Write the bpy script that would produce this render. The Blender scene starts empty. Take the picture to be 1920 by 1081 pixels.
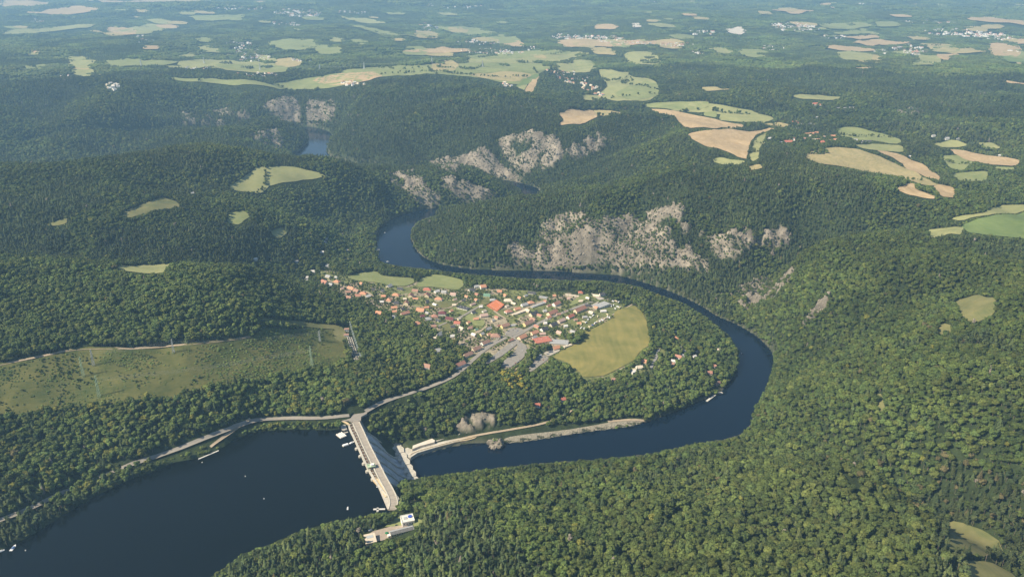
import bpy, math, random, time
import numpy as np
from mathutils import Vector, Matrix
from mathutils.geometry import delaunay_2d_cdt
T0 = time.time()
scene = bpy.context.scene
COL = scene.collection
rng = np.random.default_rng(7)
random.seed(7)

# ------------------------------------------------------------ camera, sky, sun, exposure
CAM_Z, PITCH, FPX = 830.0, math.radians(22.0), 1500.0
cam_data = bpy.data.cameras.new('camera')
cam = bpy.data.objects.new('camera', cam_data)
COL.objects.link(cam)
cam.location = (0, 0, CAM_Z)
cam.rotation_euler = (math.radians(90) - PITCH, 0, 0)
cam_data.sensor_width = 36.0
cam_data.lens = 36.0 * FPX / 1920.0
cam_data.clip_start = 5.0
cam_data.clip_end = 200000.0
scene.camera = cam

SUN_EL = math.radians(42)
SUN_AZ = math.atan2(-0.93, -0.37)          # where the sun stands (x, y): left and a little behind the camera
sun_vec = Vector((math.sin(SUN_AZ) * math.cos(SUN_EL), math.cos(SUN_AZ) * math.cos(SUN_EL), math.sin(SUN_EL)))
world = bpy.data.worlds.new('World')
scene.world = world
world.use_nodes = True
nt = world.node_tree
nt.nodes.clear()
sky = nt.nodes.new('ShaderNodeTexSky')
sky.sky_type = 'NISHITA'
sky.sun_disc = False
sky.sun_elevation = SUN_EL
sky.sun_rotation = SUN_AZ
sky.altitude = 800
bg = nt.nodes.new('ShaderNodeBackground')
bg.inputs['Strength'].default_value = 0.08
wo = nt.nodes.new('ShaderNodeOutputWorld')
nt.links.new(sky.outputs[0], bg.inputs['Color'])
nt.links.new(bg.outputs[0], wo.inputs['Surface'])
sl = bpy.data.lights.new('sun', 'SUN')
sl.energy = 5.0
sl.angle = math.radians(0.5)
sl.color = (1.0, 0.88, 0.69)
so = bpy.data.objects.new('sun', sl)
COL.objects.link(so)
so.rotation_euler = (-sun_vec).to_track_quat('-Z', 'Y').to_euler()
so.location = (0, 0, 3000)
scene.view_settings.view_transform = 'Standard'
scene.view_settings.look = 'None'
scene.view_settings.gamma = 1.0
scene.view_settings.exposure = 0.72
cy = scene.cycles
cy.max_bounces = 4
cy.diffuse_bounces = 2
cy.glossy_bounces = 2
cy.transmission_bounces = 2
cy.volume_bounces = 1
cy.transparent_max_bounces = 4
cy.use_denoising = True
cy.denoiser = 'OPENIMAGEDENOISE'
cy.denoising_input_passes = 'RGB_ALBEDO_NORMAL'
cy.caustics_reflective = False
cy.caustics_refractive = False

# ------------------------------------------------------------ pixel <-> world
SP, CP = math.sin(PITCH), math.cos(PITCH)
def unproj(px, py, z):
    px = np.asarray(px, float); py = np.asarray(py, float)
    a = (px - 960) / FPX; v = (py - 540) / FPX
    dz = -SP - v * CP; dy = CP - v * SP
    t = (np.asarray(z, float) - CAM_Z) / dz
    return a * t, dy * t
def proj(x, y, z):
    dz = z - CAM_Z
    d = y * CP - dz * SP
    u = -y * SP * -1 if False else y * SP + dz * CP
    d = np.maximum(d, 1.0)
    return 960 + FPX * x / d, 540 - FPX * u / d

# ------------------------------------------------------------ noise
def _hash(ix, iy, seed):
    n = (ix.astype(np.int64) * 374761393 + iy.astype(np.int64) * 668265263 + seed * 1442695041) & 0x7fffffff
    n = ((n ^ (n >> 13)) * 1274126177) & 0x7fffffff
    return ((n ^ (n >> 16)) & 0xffff) / 65535.0
def vnoise(x, y, seed=0):
    ix = np.floor(x); iy = np.floor(y)
    fx = x - ix; fy = y - iy
    fx = fx * fx * (3 - 2 * fx); fy = fy * fy * (3 - 2 * fy)
    a = _hash(ix, iy, seed); b = _hash(ix + 1, iy, seed)
    c = _hash(ix, iy + 1, seed); d = _hash(ix + 1, iy + 1, seed)
    return a * (1 - fx) * (1 - fy) + b * fx * (1 - fy) + c * (1 - fx) * fy + d * fx * fy
def fbm(x, y, wl, octv=4, seed=0):
    s = 0; a = 1; tot = 0
    for k in range(octv):
        s = s + a * (vnoise(x / wl + 31.7 * k, y / wl - 17.3 * k, seed + k) * 2 - 1)
        tot += a; a *= 0.5; wl *= 0.5
    return s / tot
def ridged(x, y, wl, octv=3, seed=0):
    s = 0; a = 1; tot = 0
    for k in range(octv):
        s = s + a * (1 - np.abs(vnoise(x / wl + 11.1 * k, y / wl + 5.3 * k, seed + k) * 2 - 1))
        tot += a; a *= 0.5; wl *= 0.5
    return s / tot

# ------------------------------------------------------------ polygons
def chaikin(p, n=2):
    p = np.asarray(p, float)
    for _ in range(n):
        q = np.roll(p, -1, 0)
        p = np.stack([p * .86 + q * .14, p * .14 + q * .86], 1).reshape(-1, 2)
    return p
def inside(x, y, poly):
    res = np.zeros(x.shape, bool)
    mn = poly.min(0); mx = poly.max(0)
    sel = (x >= mn[0]) & (x <= mx[0]) & (y >= mn[1]) & (y <= mx[1])
    if not sel.any(): return res
    xs = x[sel]; ys = y[sel]; r = np.zeros(xs.shape, bool)
    n = len(poly)
    for i in range(n):
        x1, y1 = poly[i]; x2, y2 = poly[(i + 1) % n]
        if y1 == y2: continue
        c = ((y1 > ys) != (y2 > ys)) & (xs < (x2 - x1) * (ys - y1) / (y2 - y1) + x1)
        r ^= c
    res[sel] = r
    return res
def seg_dist(x, y, poly, closed=True):
    d = np.full(x.shape, 1e12)
    n = len(poly)
    for i in range(n if closed else n - 1):
        x1, y1 = poly[i]; x2, y2 = poly[(i + 1) % n]
        dx, dy = x2 - x1, y2 - y1
        L = dx * dx + dy * dy + 1e-9
        t = np.clip(((x - x1) * dx + (y - y1) * dy) / L, 0, 1)
        d = np.minimum(d, (x - x1 - t * dx) ** 2 + (y - y1 - t * dy) ** 2)
    return np.sqrt(d)

# ------------------------------------------------------------ water outlines (pixels on known water levels)
RES_Z = 57.0
left_bank = [(745,838),(765,853),(775,857),(800,850),(850,836),(900,829),(930,834),(1000,826),(1100,809),(1180,800),(1210,792),(1270,770),(1320,748),(1350,737),(1375,708),(1387,680),
 (1385,655),(1360,620),(1320,590),(1280,566),(1240,553),(1195,535),(1130,525),(1080,525),(1000,522),(940,518),(870,512),(800,503),(740,497),(712,489),
 (705,465),(704,437),(725,415),(760,399),(805,389),(850,387),(920,383),(965,372),(980,362),(975,352),(955,344),(900,341),(800,338),(700,330),(620,318),(565,305),
 (545,293),(562,281),(577,268),(580,258),(573,248),(568,239),(480,250),(350,262),(200,286),(60,296)]
right_bank = [(760,900),(790,891),(830,889),(900,879),(1000,868),(1080,862),(1200,853),(1300,831),(1380,818),(1405,800),(1415,768),(1440,720),(1453,680),(1446,655),(1420,630),(1380,607),
 (1340,591),(1320,576),(1270,550),(1200,525),(1150,513),(1000,506),(900,505),(835,497),(800,487),(775,465),(768,435),(780,415),(820,401),(900,397),(960,388),(1005,372),
 (1014,354),(990,346),(955,337),(900,333),(800,328),(720,318),(650,309),(612,290),(615,268),(624,250),(605,241),(575,236),(480,243),(350,255),(200,278),(60,289)]
rp = np.array(left_bank + right_bank[::-1], float)
def smooth_open(p, n=2):
    p = np.asarray(p, float)
    for _ in range(n):
        a = p[:-1] * .75 + p[1:] * .25; b = p[:-1] * .25 + p[1:] * .75
        p = np.vstack([p[:1], np.stack([a, b], 1).reshape(-1, 2), p[-1:]])
    return p
_l = smooth_open(np.stack(unproj([p[0] for p in left_bank], [p[1] for p in left_bank], 0), 1), 1)
_r = smooth_open(np.stack(unproj([p[0] for p in right_bank], [p[1] for p in right_bank], 0), 1), 1)
RIVER = np.vstack([_l, _r[::-1]])
res_px = [(690,830),(648,800),(630,806),(600,806),(560,805),(500,807),(470,812),(440,822),(425,835),(405,846),(375,858),(330,866),(300,880),(262,893),(230,905),(200,920),
 (170,935),(120,965),(60,1005),(0,1032),(-150,1090),(-260,1200),(100,1300),(330,1120),(385,1085),(420,1062),(455,1035),(500,1020),(560,993),(620,975),(700,962),(730,957),(742,952)]
RESV = np.stack(unproj([p[0] for p in res_px], [p[1] for p in res_px], RES_Z), 1)
CA = np.array(unproj(668, 778, 62.0)).ravel(); CB = np.array(unproj(738, 940, 62.0)).ravel()
DU = (CB - CA) / np.linalg.norm(CB - CA); DLEN = float(np.linalg.norm(CB - CA))
DV = np.array([-DU[1], DU[0]]);
if DV[0] < 0: DV = -DV                      # downstream
def damxy(u, v): return CA[0] + DU[0] * u + DV[0] * v, CA[1] + DU[1] * u + DV[1] * v

# ------------------------------------------------------------ terrain control heights (pixel x, pixel y, height)
CTRL = [
 # bank of the reservoir and the hill above it
 (640,795,60),(600,790,62),(500,790,63),(400,825,63),(300,855,64),(150,915,64),(0,985,64),(-200,1060,64),(-500,1100,90),
 (560,750,84),(400,770,95),(250,810,100),(100,860,100),(0,900,96),(-200,950,100),(-500,900,160),
 (600,700,98),(450,715,118),(300,735,125),(150,745,128),(0,770,125),(-300,780,160),
 (640,650,84),(560,620,118),(450,650,150),(300,655,160),(150,665,165),(0,690,165),(-300,680,200),
 (560,590,120),(450,585,175),(300,570,205),(150,560,215),(0,565,215),(-300,540,240),
 (430,525,185),(300,515,215),(150,512,222),(0,520,222),
 (280,500,205),(100,485,205),(450,490,140),(560,540,90),
 (300,445,195),(100,440,200),(0,440,205),(450,440,150),(540,440,100),(-300,420,230),
 (250,385,200),(100,370,225),(0,370,230),(400,380,175),(450,410,160),
 (250,320,235),(100,315,240),(0,315,235),(-300,320,250),(350,300,225),(450,290,205),(520,300,160),
 (470,345,170),(540,330,165),(600,332,150),(640,345,125),(680,330,115),(600,380,90),(660,400,38),(600,430,62),
 # village spur
 (560,505,75),(620,480,40),(640,520,52),(700,500,22),(700,520,42),(760,520,30),(840,520,28),(900,530,28),(1000,540,28),(1100,540,26),(1180,555,26),
 (700,560,58),(800,570,50),(900,575,45),(1000,575,42),(1100,570,40),(1200,590,34),(1290,610,22),(1340,650,18),
 (700,620,72),(650,720,80),(760,640,66),(850,640,55),(950,640,50),(1050,640,45),(1150,640,40),(1220,650,36),(1300,680,24),
 (800,690,62),(900,690,55),(1000,700,48),(1100,710,42),(1200,710,34),(1290,730,18),
 (700,765,62),(740,750,60),(850,730,52),(950,750,36),(1050,760,26),(1150,770,12),
 (668,778,62),(690,772,62),(720,800,44),(780,810,22),(860,800,20),(940,800,14),(1050,795,10),
 # south side of the dam and the near forest
 (742,955,62),(760,985,66),(740,1010,66),(690,1000,64),(600,1010,66),(500,1050,64),(800,930,44),(850,960,72),(780,1060,84),(650,1081,80),(500,1150,80),
 (950,910,38),(1000,960,72),(1000,1050,105),(1150,890,42),(1200,960,88),(1200,1060,125),(1350,880,55),(1400,960,112),(1400,1070,150),
 (1500,890,85),(1560,880,100),(1560,960,128),(1640,910,112),(1700,950,118),(1650,1040,145),(1780,1000,120),(1850,1040,122),(1920,1081,120),(1400,1300,170),(1900,1300,140),(900,1300,130),
 # side valley
 (1440,820,12),(1500,845,30),(1580,868,50),(1680,895,68),(1780,935,84),(1900,985,100),(2100,1030,120),
 # right hill
 (1480,760,50),(1560,800,72),(1520,680,72),(1640,800,110),(1600,700,125),(1500,620,80),(1600,600,150),(1750,820,128),(1750,700,170),(1900,850,160),(1900,700,205),(1700,600,190),
 (1850,590,215),(2100,600,240),(2100,850,200),
 (1440,590,40),(1500,530,118),(1500,480,150),(1560,468,178),(1650,475,200),(1750,500,215),(1900,500,215),
 # gully between right hill and the rocky hill
 (1345,575,8),(1400,535,32),(1440,510,50),(1500,455,105),(1580,435,150),(1680,440,188),
 # rocky hill
 (850,480,32),(900,440,90),(850,420,70),(900,410,100),(960,390,112),(1000,470,50),(1050,400,120),(1080,440,95),(1150,370,142),(1150,420,118),(1200,470,70),(1250,400,142),(1250,340,182),(1300,470,85),(1300,320,196),
 (1350,400,165),(1400,330,205),(1400,450,118),(1460,400,165),(1500,340,212),(1560,380,185),(1650,400,185),(1330,520,45),
 # plateau with fields
 (1300,290,190),(1350,260,178),(1420,290,180),(1300,225,172),(1400,215,172),(1520,250,168),(1600,290,176),(1700,320,182),(1780,360,188),(1850,420,196),(1920,430,200),(1700,380,188),
 (1650,255,168),(1800,290,166),(1900,330,172),(2100,400,200),(1700,275,170),(1200,215,160),
 (1420,180,212),(1330,190,190),(1500,185,195),(1600,210,195),(1750,215,200),(1900,220,205),(1850,180,205),(2100,220,215),
 # behind the river loops
 (905,279,95),(870,295,65),(940,310,40),(1000,330,30),(1050,330,60),(990,252,150),(1060,262,145),(1130,250,160),(1100,300,95),(1150,340,70),(1130,360,50),(1200,300,120),(1080,370,70),
 (1200,255,165),(800,310,25),(800,285,60),(700,285,62),(650,275,60),(700,250,110),(800,250,120),(700,220,150),(850,215,175),(950,220,178),(1060,222,170),(1120,200,165),
 (730,322,98),(800,326,98),(870,333,88),(930,350,40),(960,358,12),(780,345,70),(880,360,45),(700,360,80),(740,380,30),
 (640,240,45),(680,190,150),(760,180,180),(640,200,100),
 (600,184,118),(560,180,126),(520,182,130),(640,215,60),(530,278,30),(505,245,75),(470,243,85),(440,255,110),(540,300,90),(590,310,90),(640,320,90),
 (400,250,60),(400,222,70),(250,285,50),(100,300,50),(0,300,55),(250,270,75),(100,285,80),(-300,290,80),
 (420,190,110),(300,200,130),(100,220,130),(0,230,130),(-300,230,140),(450,165,165),(540,168,142),(380,152,185),(280,152,190),(150,158,195),(0,165,200),(-300,165,235),
 (100,135,190),(300,128,190),(480,140,185),(600,150,160),(700,140,185),(800,140,185),(900,135,180),(1000,150,170),(1060,150,160),(1150,160,160),(1250,150,180),(1300,130,205),(1500,140,200),(1700,130,205),(1900,130,210),
 (100,95,205),(300,95,215),(450,105,150),(600,108,190),(750,105,180),(900,95,150),(1100,95,170),(1300,90,200),(1500,90,180),(1700,90,180),(1900,90,190),
 (100,60,200),(400,55,200),(700,60,210),(900,60,120),(1200,60,230),(1500,60,190),(1800,60,190),
 (100,25,220),(500,25,230),(900,25,240),(1300,20,260),(1700,20,240),(-300,20,230),(2200,20,240),(-300,90,220),(2200,90,220),
]
cx, cyy = unproj([c[0] for c in CTRL], [c[1] for c in CTRL], [c[2] for c in CTRL])
cz = np.array([c[2] for c in CTRL], float)
KA = 2.6
def uv(x, y):
    return np.arctan2(x, y) * KA, np.log(np.maximum(np.hypot(x, y), 50.0)) * 1.6
cu, cv = uv(cx, cyy)
def tps_phi(r2): return 0.5 * r2 * np.log(r2 + 1e-12)
n = len(cz)
A = np.zeros((n + 3, n + 3))
d2 = (cu[:, None] - cu[None]) ** 2 + (cv[:, None] - cv[None]) ** 2
A[:n, :n] = tps_phi(d2) + np.eye(n) * 2e-4
A[:n, n] = 1; A[:n, n + 1] = cu; A[:n, n + 2] = cv
A[n, :n] = 1; A[n + 1, :n] = cu; A[n + 2, :n] = cv
W = np.linalg.solve(A, np.concatenate([cz, np.zeros(3)]))
def tps(x, y):
    u, v = uv(x, y)
    out = np.full(u.shape, W[n]) + W[n + 1] * u + W[n + 2] * v
    for i in range(n):
        out += W[i] * tps_phi((u - cu[i]) ** 2 + (v - cv[i]) ** 2)
    return out

# ------------------------------------------------------------ the terrain grid: a fan that gets coarser with distance
NA = 1000
R_ARR = np.concatenate([np.linspace(40, 840, 40, endpoint=False), np.exp(np.linspace(math.log(840), math.log(70000), 740))])
A_ARR = np.linspace(math.radians(-60), math.radians(60), NA)
NR = len(R_ARR)
GR, GA = np.meshgrid(R_ARR, A_ARR, indexing='ij')
GX = GR * np.sin(GA); GY = GR * np.cos(GA)
Rc = np.clip(GR, 800, 24000); h = tps(Rc * np.sin(GA), Rc * np.cos(GA))
h = np.clip(h, 3, 300)
ngrid = {}
near = GR < 7000
river_in = np.zeros(GR.shape, bool); dR = np.full(GR.shape, 1e6)
res_in = np.zeros(GR.shape, bool); dS = np.full(GR.shape, 1e6)
k = np.searchsorted(R_ARR, 7000)
river_in[:k] = inside(GX[:k], GY[:k], RIVER); dR[:k] = seg_dist(GX[:k], GY[:k], RIVER)
k2 = np.searchsorted(R_ARR, 2500)
res_in[:k2] = inside(GX[:k2], GY[:k2], RESV); dS[:k2] = seg_dist(GX[:k2], GY[:k2], RESV)
hill = fbm(GX, GY, 520, 4, 3) * 20 + (ridged(GX, GY, 430, 4, 9) - .55) * 50
far = np.clip((GR - 5000) / 6000, 0, 1)
hill = hill * (0.45 + 0.55 * np.clip((h - 60) / 60, 0, 1)) + far * (fbm(GX, GY, 2400, 4, 21) * 115 + (ridged(GX, GY, 1500, 3, 5) - .5) * 50)
mount = np.clip((GR - 17000) / 9000, 0, 1)
hill += mount * (60 + 160 * np.clip(fbm(GX, GY, 6000, 4, 77) + .3, 0, 2))
damp = np.clip(np.minimum(dR, dS) / 220, 0.08, 1)
vill = chaikin(np.stack(unproj([600,760,960,1120,1230,1290,1230,1150,980,900,820,700,600], [505,510,530,540,585,640,700,720,700,700,680,600,560], 48), 1), 1)
dV_ = np.full(GR.shape, 1e6); dV_[:k2 + 40] = seg_dist(GX[:k2 + 40], GY[:k2 + 40], vill)
inV = inside(GX, GY, vill)
damp *= np.where(inV, 0.12, np.clip(dV_ / 200, 0.12, 1))
h = h + hill * damp
# side valleys and gullies cut into the hills: (pixel line with guessed heights, depth, half width)
GULLY = [([(1345,572,12),(1400,538,40),(1450,508,75),(1520,470,115),(1600,440,150),(1700,425,180)], 42, 95),
 ([(1420,812,8),(1500,845,30),(1580,868,50),(1680,897,68),(1790,940,84),(1900,985,100)], 26, 75),
 ([(1030,350,10),(1090,320,50),(1150,290,95),(1200,265,140)], 45, 120), ([(1130,365,30),(1220,338,110),(1320,318,180)], 30, 110),
 ([(540,500,90),(450,492,140),(330,480,180),(150,472,190),(0,470,190)], 32, 100), ([(620,400,60),(540,385,110),(430,365,150),(330,350,200)], 34, 120),
 ([(1620,720,110),(1700,650,170),(1800,560,200)], 30, 80), ([(1500,700,50),(1580,640,110),(1680,560,180)], 28, 80),
 ([(1150,500,10),(1180,450,70),(1210,400,125)], 26, 60), ([(1030,505,5),(1040,450,70),(1070,400,120)], 20, 60), ([(1290,520,20),(1330,470,80),(1370,420,140)], 26, 70),
 ([(200,280,70),(260,240,110),(300,190,160)], 40, 150), ([(60,285,70),(80,230,130),(110,180,180)], 40, 150), ([(420,245,80),(400,210,110),(400,180,150)], 30, 130),
 ([(700,250,90),(760,220,130),(820,195,170)], 40, 140), ([(560,720,95),(500,690,130),(440,650,165)], 14, 70), ([(200,880,80),(120,840,110),(60,800,130)], 18, 70),
 ([(1000,940,60),(1100,990,85),(1200,1050,120)], 16, 60), ([(1250,880,60),(1350,950,105),(1450,1040,150)], 16, 60), ([(1600,330,180),(1750,300,170),(1900,260,180)], 14, 120)]
for pts_, dep_, wd_ in GULLY:
    q_ = smooth_open(np.stack(unproj([p[0] for p in pts_], [p[1] for p in pts_], [p[2] for p in pts_]), 1), 2)
    k3 = np.searchsorted(R_ARR, 6500); d_ = seg_dist(GX[:k3], GY[:k3], q_, False)
    h[:k3] -= dep_ * np.exp(-(d_ / wd_) ** 2) * np.clip((h[:k3] - 10) / 60, 0, 1) * np.where(inV[:k3], 0, 1)
    h[:k3] += .45 * dep_ * np.exp(-((d_ - 2.1 * wd_) / wd_) ** 2) * np.clip((h[:k3] - 10) / 60, 0, 1) * np.where(inV[:k3], 0, 1) * np.clip(dV_[:k3] / 150, 0, 1)
# keep the river valley above the river
w = 1 - np.exp(-dR / 26.0)
h = np.where(GR < 6900, np.where(river_in, -7.0, 0.5 + (np.maximum(h, 9) - 0.5) * w), h)
# reservoir side of the dam
side = (GX - CA[0]) * DV[0] + (GY - CA[1]) * DV[1]       # > 0 downstream
alongd = (GX - CA[0]) * DU[0] + (GY - CA[1]) * DU[1]
up = (side < -4) | (alongd < -25) | (alongd > DLEN + 25)
hs = RES_Z - 0.4 + (np.maximum(h, 62) - RES_Z + 0.4) * (1 - np.exp(-dS / 14.0))
h = np.where((dS < 170) & up & ~res_in & (dR > 60), hs, h)
h = np.where(res_in, 42.0, h)
h = np.where(~res_in & (side > -12) & (side < 22) & (alongd > 0) & (alongd < DLEN), np.minimum(h, 40), h)
# rocky outcrops: (pixel polygon, how bare 0..1)
ROCKS = [
 ([(940,475),(1000,435),(1060,395),(1130,415),(1220,392),(1285,388),(1275,430),(1200,475),(1120,503),(1005,504)], .72),
 ([(1000,480),(1050,455),(1090,480),(1093,505),(1010,504)], .95),
 ([(1160,475),(1280,420),(1340,450),(1390,422),(1440,455),(1380,485),(1340,512),(1230,505),(1140,503)], .66),
 ([(1430,435),(1475,425),(1482,460),(1455,470),(1430,450)], .8),
 ([(930,262),(990,248),(1045,255),(1060,290),(1030,320),(980,330),(950,300)], .78),
 ([(800,303),(870,292),(905,274),(940,310),(985,338),(970,345),(930,328),(830,320)], .98),
 ([(1055,285),(1095,262),(1130,246),(1147,265),(1120,285),(1080,300)], .68),
 ([(725,322),(780,322),(800,350),(835,378),(790,390),(765,362),(735,345)], .75),
 ([(810,333),(880,342),(938,367),(900,378),(865,378),(840,358)], .92),
 ([(488,200),(550,178),(563,200),(567,237),(530,230),(510,215)], .92),
 ([(575,185),(632,190),(625,228),(575,234)], .85),
 ([(462,250),(520,240),(535,268),(530,288),(490,272)], .9),
 ([(320,215),(440,200),(475,222),(400,237),(350,237)], .5),
 ([(1365,550),(1430,520),(1492,503),(1480,530),(1440,572),(1390,585)], .62),
 ([(1490,622),(1525,580),(1560,548),(1548,582),(1510,608)], .75),
 ([(852,805),(875,780),(905,774),(932,782),(925,800),(870,814)], 1.0),
 ([(780,790),(800,785),(800,812),(785,808)], .6),
 ([(1640,210),(1720,203),(1745,213),(1660,220)], .5),
 ([(1560,600),(1570,575),(1580,590),(1570,615)], .0),
]
def hgt(x, y):
    r = np.hypot(x, y); a = np.arctan2(x, y)
    fr = np.interp(r, R_ARR, np.arange(NR)); fa = (a - A_ARR[0]) / (A_ARR[1] - A_ARR[0])
    i = np.clip(fr.astype(int), 0, NR - 2); j = np.clip(np.floor(fa).astype(int), 0, NA - 2)
    u = fr - i; v = np.clip(fa - j, 0, 1)
    return HT[i, j] * (1 - u) * (1 - v) + HT[i + 1, j] * u * (1 - v) + HT[i, j + 1] * (1 - u) * v + HT[i + 1, j + 1] * u * v
# nothing on the near bank may stand between the camera and the river stretches the photograph shows
VISW = []
_i = left_bank.index((805,389)) + 1; _j = right_bank.index((820,401)) + 1
for pts, zz in ((left_bank[:_i] + right_bank[:_j][::-1], 0.0), ([(958,344),(987,345),(1015,354),(1006,368),(985,366),(976,352)], 0.0),
                ([(545,294),(556,299),(580,296),(602,284),(614,270),(624,252),(618,244),(600,240),(574,238),(575,250),(581,259),(577,269),(562,281)], 0.0), (res_px, RES_Z)):
    VISW.append((np.stack(unproj([p[0] for p in pts], [p[1] for p in pts], zz), 1), zz))
mk = (GR < 4600) & (GR > 1100)
ii = np.where(mk.ravel())[0]; hf = h.ravel(); gx_ = GX.ravel()[ii]; gy_ = GY.ravel()[ii]; rr_ = GR.ravel()[ii]
inr = river_in.ravel()[ii]
for lev in np.arange(120, 3.9, -3.0):
    sel = np.where((hf[ii] + 3.5 > lev) & ~inr)[0]
    f_ = 1 + lev / (CAM_Z - lev)
    for wp_0, zz in VISW[:3]:
        b_ = inside(gx_[sel] * f_, gy_[sel] * f_, wp_0)
        q_ = ii[sel[b_]]; hf[q_] = np.minimum(hf[q_], max(lev - 3.5, 1.0))
h = hf.reshape(h.shape)
HT = h
def hit(px, py):
    """where the sight line through a pixel of the photograph meets the ground"""
    px = np.atleast_1d(np.asarray(px, float)); py = np.atleast_1d(np.asarray(py, float))
    a = (px - 960) / FPX; v = (py - 540) / FPX
    dz = -SP - v * CP; dy = CP - v * SP; dx = a
    t0 = (320 - CAM_Z) / dz
    t = t0.copy(); done = np.zeros(t.shape, bool)
    for _ in range(5000):
        z = CAM_Z + dz * t
        g = hgt(dx * t, dy * t)
        gap = z - g
        done |= gap <= 0
        if done.all(): break
        t = np.where(done, t, t + np.maximum(gap * 0.6, t * 0.0008))
        if (t[~done] > 60000).any(): done |= t > 60000
    return dx * t, dy * t
def wpoly(pts, sm=2):
    p = chaikin(pts, sm) if sm else np.asarray(pts, float)
    x, y = hit(p[:, 0], p[:, 1])
    return np.stack([x, y], 1)
def rockmask(x, y, b):
    s_ = .5 + .5 * fbm(x + .5 * y, y * .8, 42, 4, 301) * 1.3
    return np.clip((.5 + (b - .5) * .75 - s_) / .06, 0, 1)
rockA = np.zeros(GR.shape)
ROCKW = []
for pts, b in ROCKS:
    if b <= 0: continue
    p = wpoly(pts, 2); ROCKW.append((p, b))
    m = inside(GX, GY, p)
    if b > .3: rockA = np.where(m, np.maximum(rockA, rockmask(GX, GY, b)), rockA)
crag = (ridged(GX * 1.0 + 0.3 * GY, GY, 46, 3, 55) - .4)
h = h + rockA * crag * 34 * np.clip(dR / 30, 0, 1)
HT = h
print('terrain', round(time.time() - T0, 1))
# ------------------------------------------------------------ materials
def new_mat(name):
    m = bpy.data.materials.new(name); m.use_nodes = True
    return m, m.node_tree, m.node_tree.nodes['Principled BSDF']
def mat(name, col, rough=0.8, var=0.25, scale=0.3, bump=0.0, metal=0.0, spec=0.3, col2=None):
    m, t, b = new_mat(name)
    b.inputs['Roughness'].default_value = rough
    b.inputs['Metallic'].default_value = metal
    b.inputs['Specular IOR Level'].default_value = spec
    tc = t.nodes.new('ShaderNodeTexCoord')
    nz = t.nodes.new('ShaderNodeTexNoise'); nz.inputs['Scale'].default_value = scale; nz.inputs['Detail'].default_value = 6
    nz.inputs['Roughness'].default_value = .65
    t.links.new(tc.outputs['Object'], nz.inputs['Vector'])
    rp_ = t.nodes.new('ShaderNodeValToRGB')
    c2 = col2 or [c * (1 + var) for c in col]
    rp_.color_ramp.elements[0].position = .3; rp_.color_ramp.elements[1].position = .7
    rp_.color_ramp.elements[0].color = (*[c * (1 - var) for c in col], 1)
    rp_.color_ramp.elements[1].color = (*c2, 1)
    t.links.new(nz.outputs['Fac'], rp_.inputs['Fac']); t.links.new(rp_.outputs[0], b.inputs['Base Color'])
    if bump:
        bp = t.nodes.new('ShaderNodeBump'); bp.inputs['Distance'].default_value = bump; bp.inputs['Strength'].default_value = .6
        t.links.new(nz.outputs['Fac'], bp.inputs['Height']); t.links.new(bp.outputs[0], b.inputs['Normal'])
    return m
def mesh_obj(name, verts, faces, m=None, parent=None, smooth=False, loc=(0, 0, 0), rot=0):
    me = bpy.data.meshes.new(name)
    me.from_pydata([tuple(map(float, v)) for v in verts], [], faces)
    if smooth: me.polygons.foreach_set('use_smooth', [True] * len(me.polygons))
    o = bpy.data.objects.new(name, me)
    if m: me.materials.append(m)
    COL.objects.link(o)
    o.location = loc; o.rotation_euler = (0, 0, rot)
    if parent: o.parent = parent
    return o
def tag(o, label=None, cat=None, group=None, kind=None):
    if label: o['label'] = label
    if cat: o['category'] = cat
    if group: o['group'] = group
    if kind: o['kind'] = kind
    return o

# ------------------------------------------------------------ terrain mesh
def np_mesh(name, verts, quads):
    me = bpy.data.meshes.new(name)
    nv, nq = len(verts), len(quads)
    me.vertices.add(nv); me.vertices.foreach_set('co', np.asarray(verts, np.float32).ravel())
    k = quads.shape[1]
    me.loops.add(nq * k); me.loops.foreach_set('vertex_index', quads.ravel().astype(np.int32))
    me.polygons.add(nq); me.polygons.foreach_set('loop_start', np.arange(0, nq * k, k, dtype=np.int32))
    me.update(calc_edges=True)
    return me
def grid_quads(nr, na):
    i = np.arange(nr - 1)[:, None] * na + np.arange(na - 1)[None]
    i = i.ravel()
    return np.stack([i, i + 1, i + na + 1, i + na], 1)
floorc = np.array([0.032, 0.045, 0.017])
n1 = 0.5 + 0.5 * fbm(GX, GY, 90, 4, 60)
n2 = 0.5 + 0.5 * fbm(GX, GY, 1500, 4, 61)
colr = floorc * (0.7 + 0.6 * n1[..., None])
farf = np.clip((GR - 9000) / 6000, 0, 1)[..., None]
forc = np.array([0.045, 0.062, 0.030]) * (0.75 + .5 * n2[..., None])
colr = colr * (1 - farf) + forc * farf
rockc = np.array([0.225, 0.195, 0.15]) * (0.5 + .9 * np.clip(.5 + .9 * fbm(GX, GY, 26, 3, 63), 0, 1)[..., None])
colr = colr * (1 - np.clip(rockA, 0, 1)[..., None]) + rockc * np.clip(rockA, 0, 1)[..., None]
# bright strip of stones along the water's edge
sh = np.exp(-np.clip(dR - 1.0, 0, 100) / 4.0) * ~river_in
colr = colr * (1 - .7 * sh[..., None]) + np.array([.17, .155, .115]) * .7 * sh[..., None]
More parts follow.
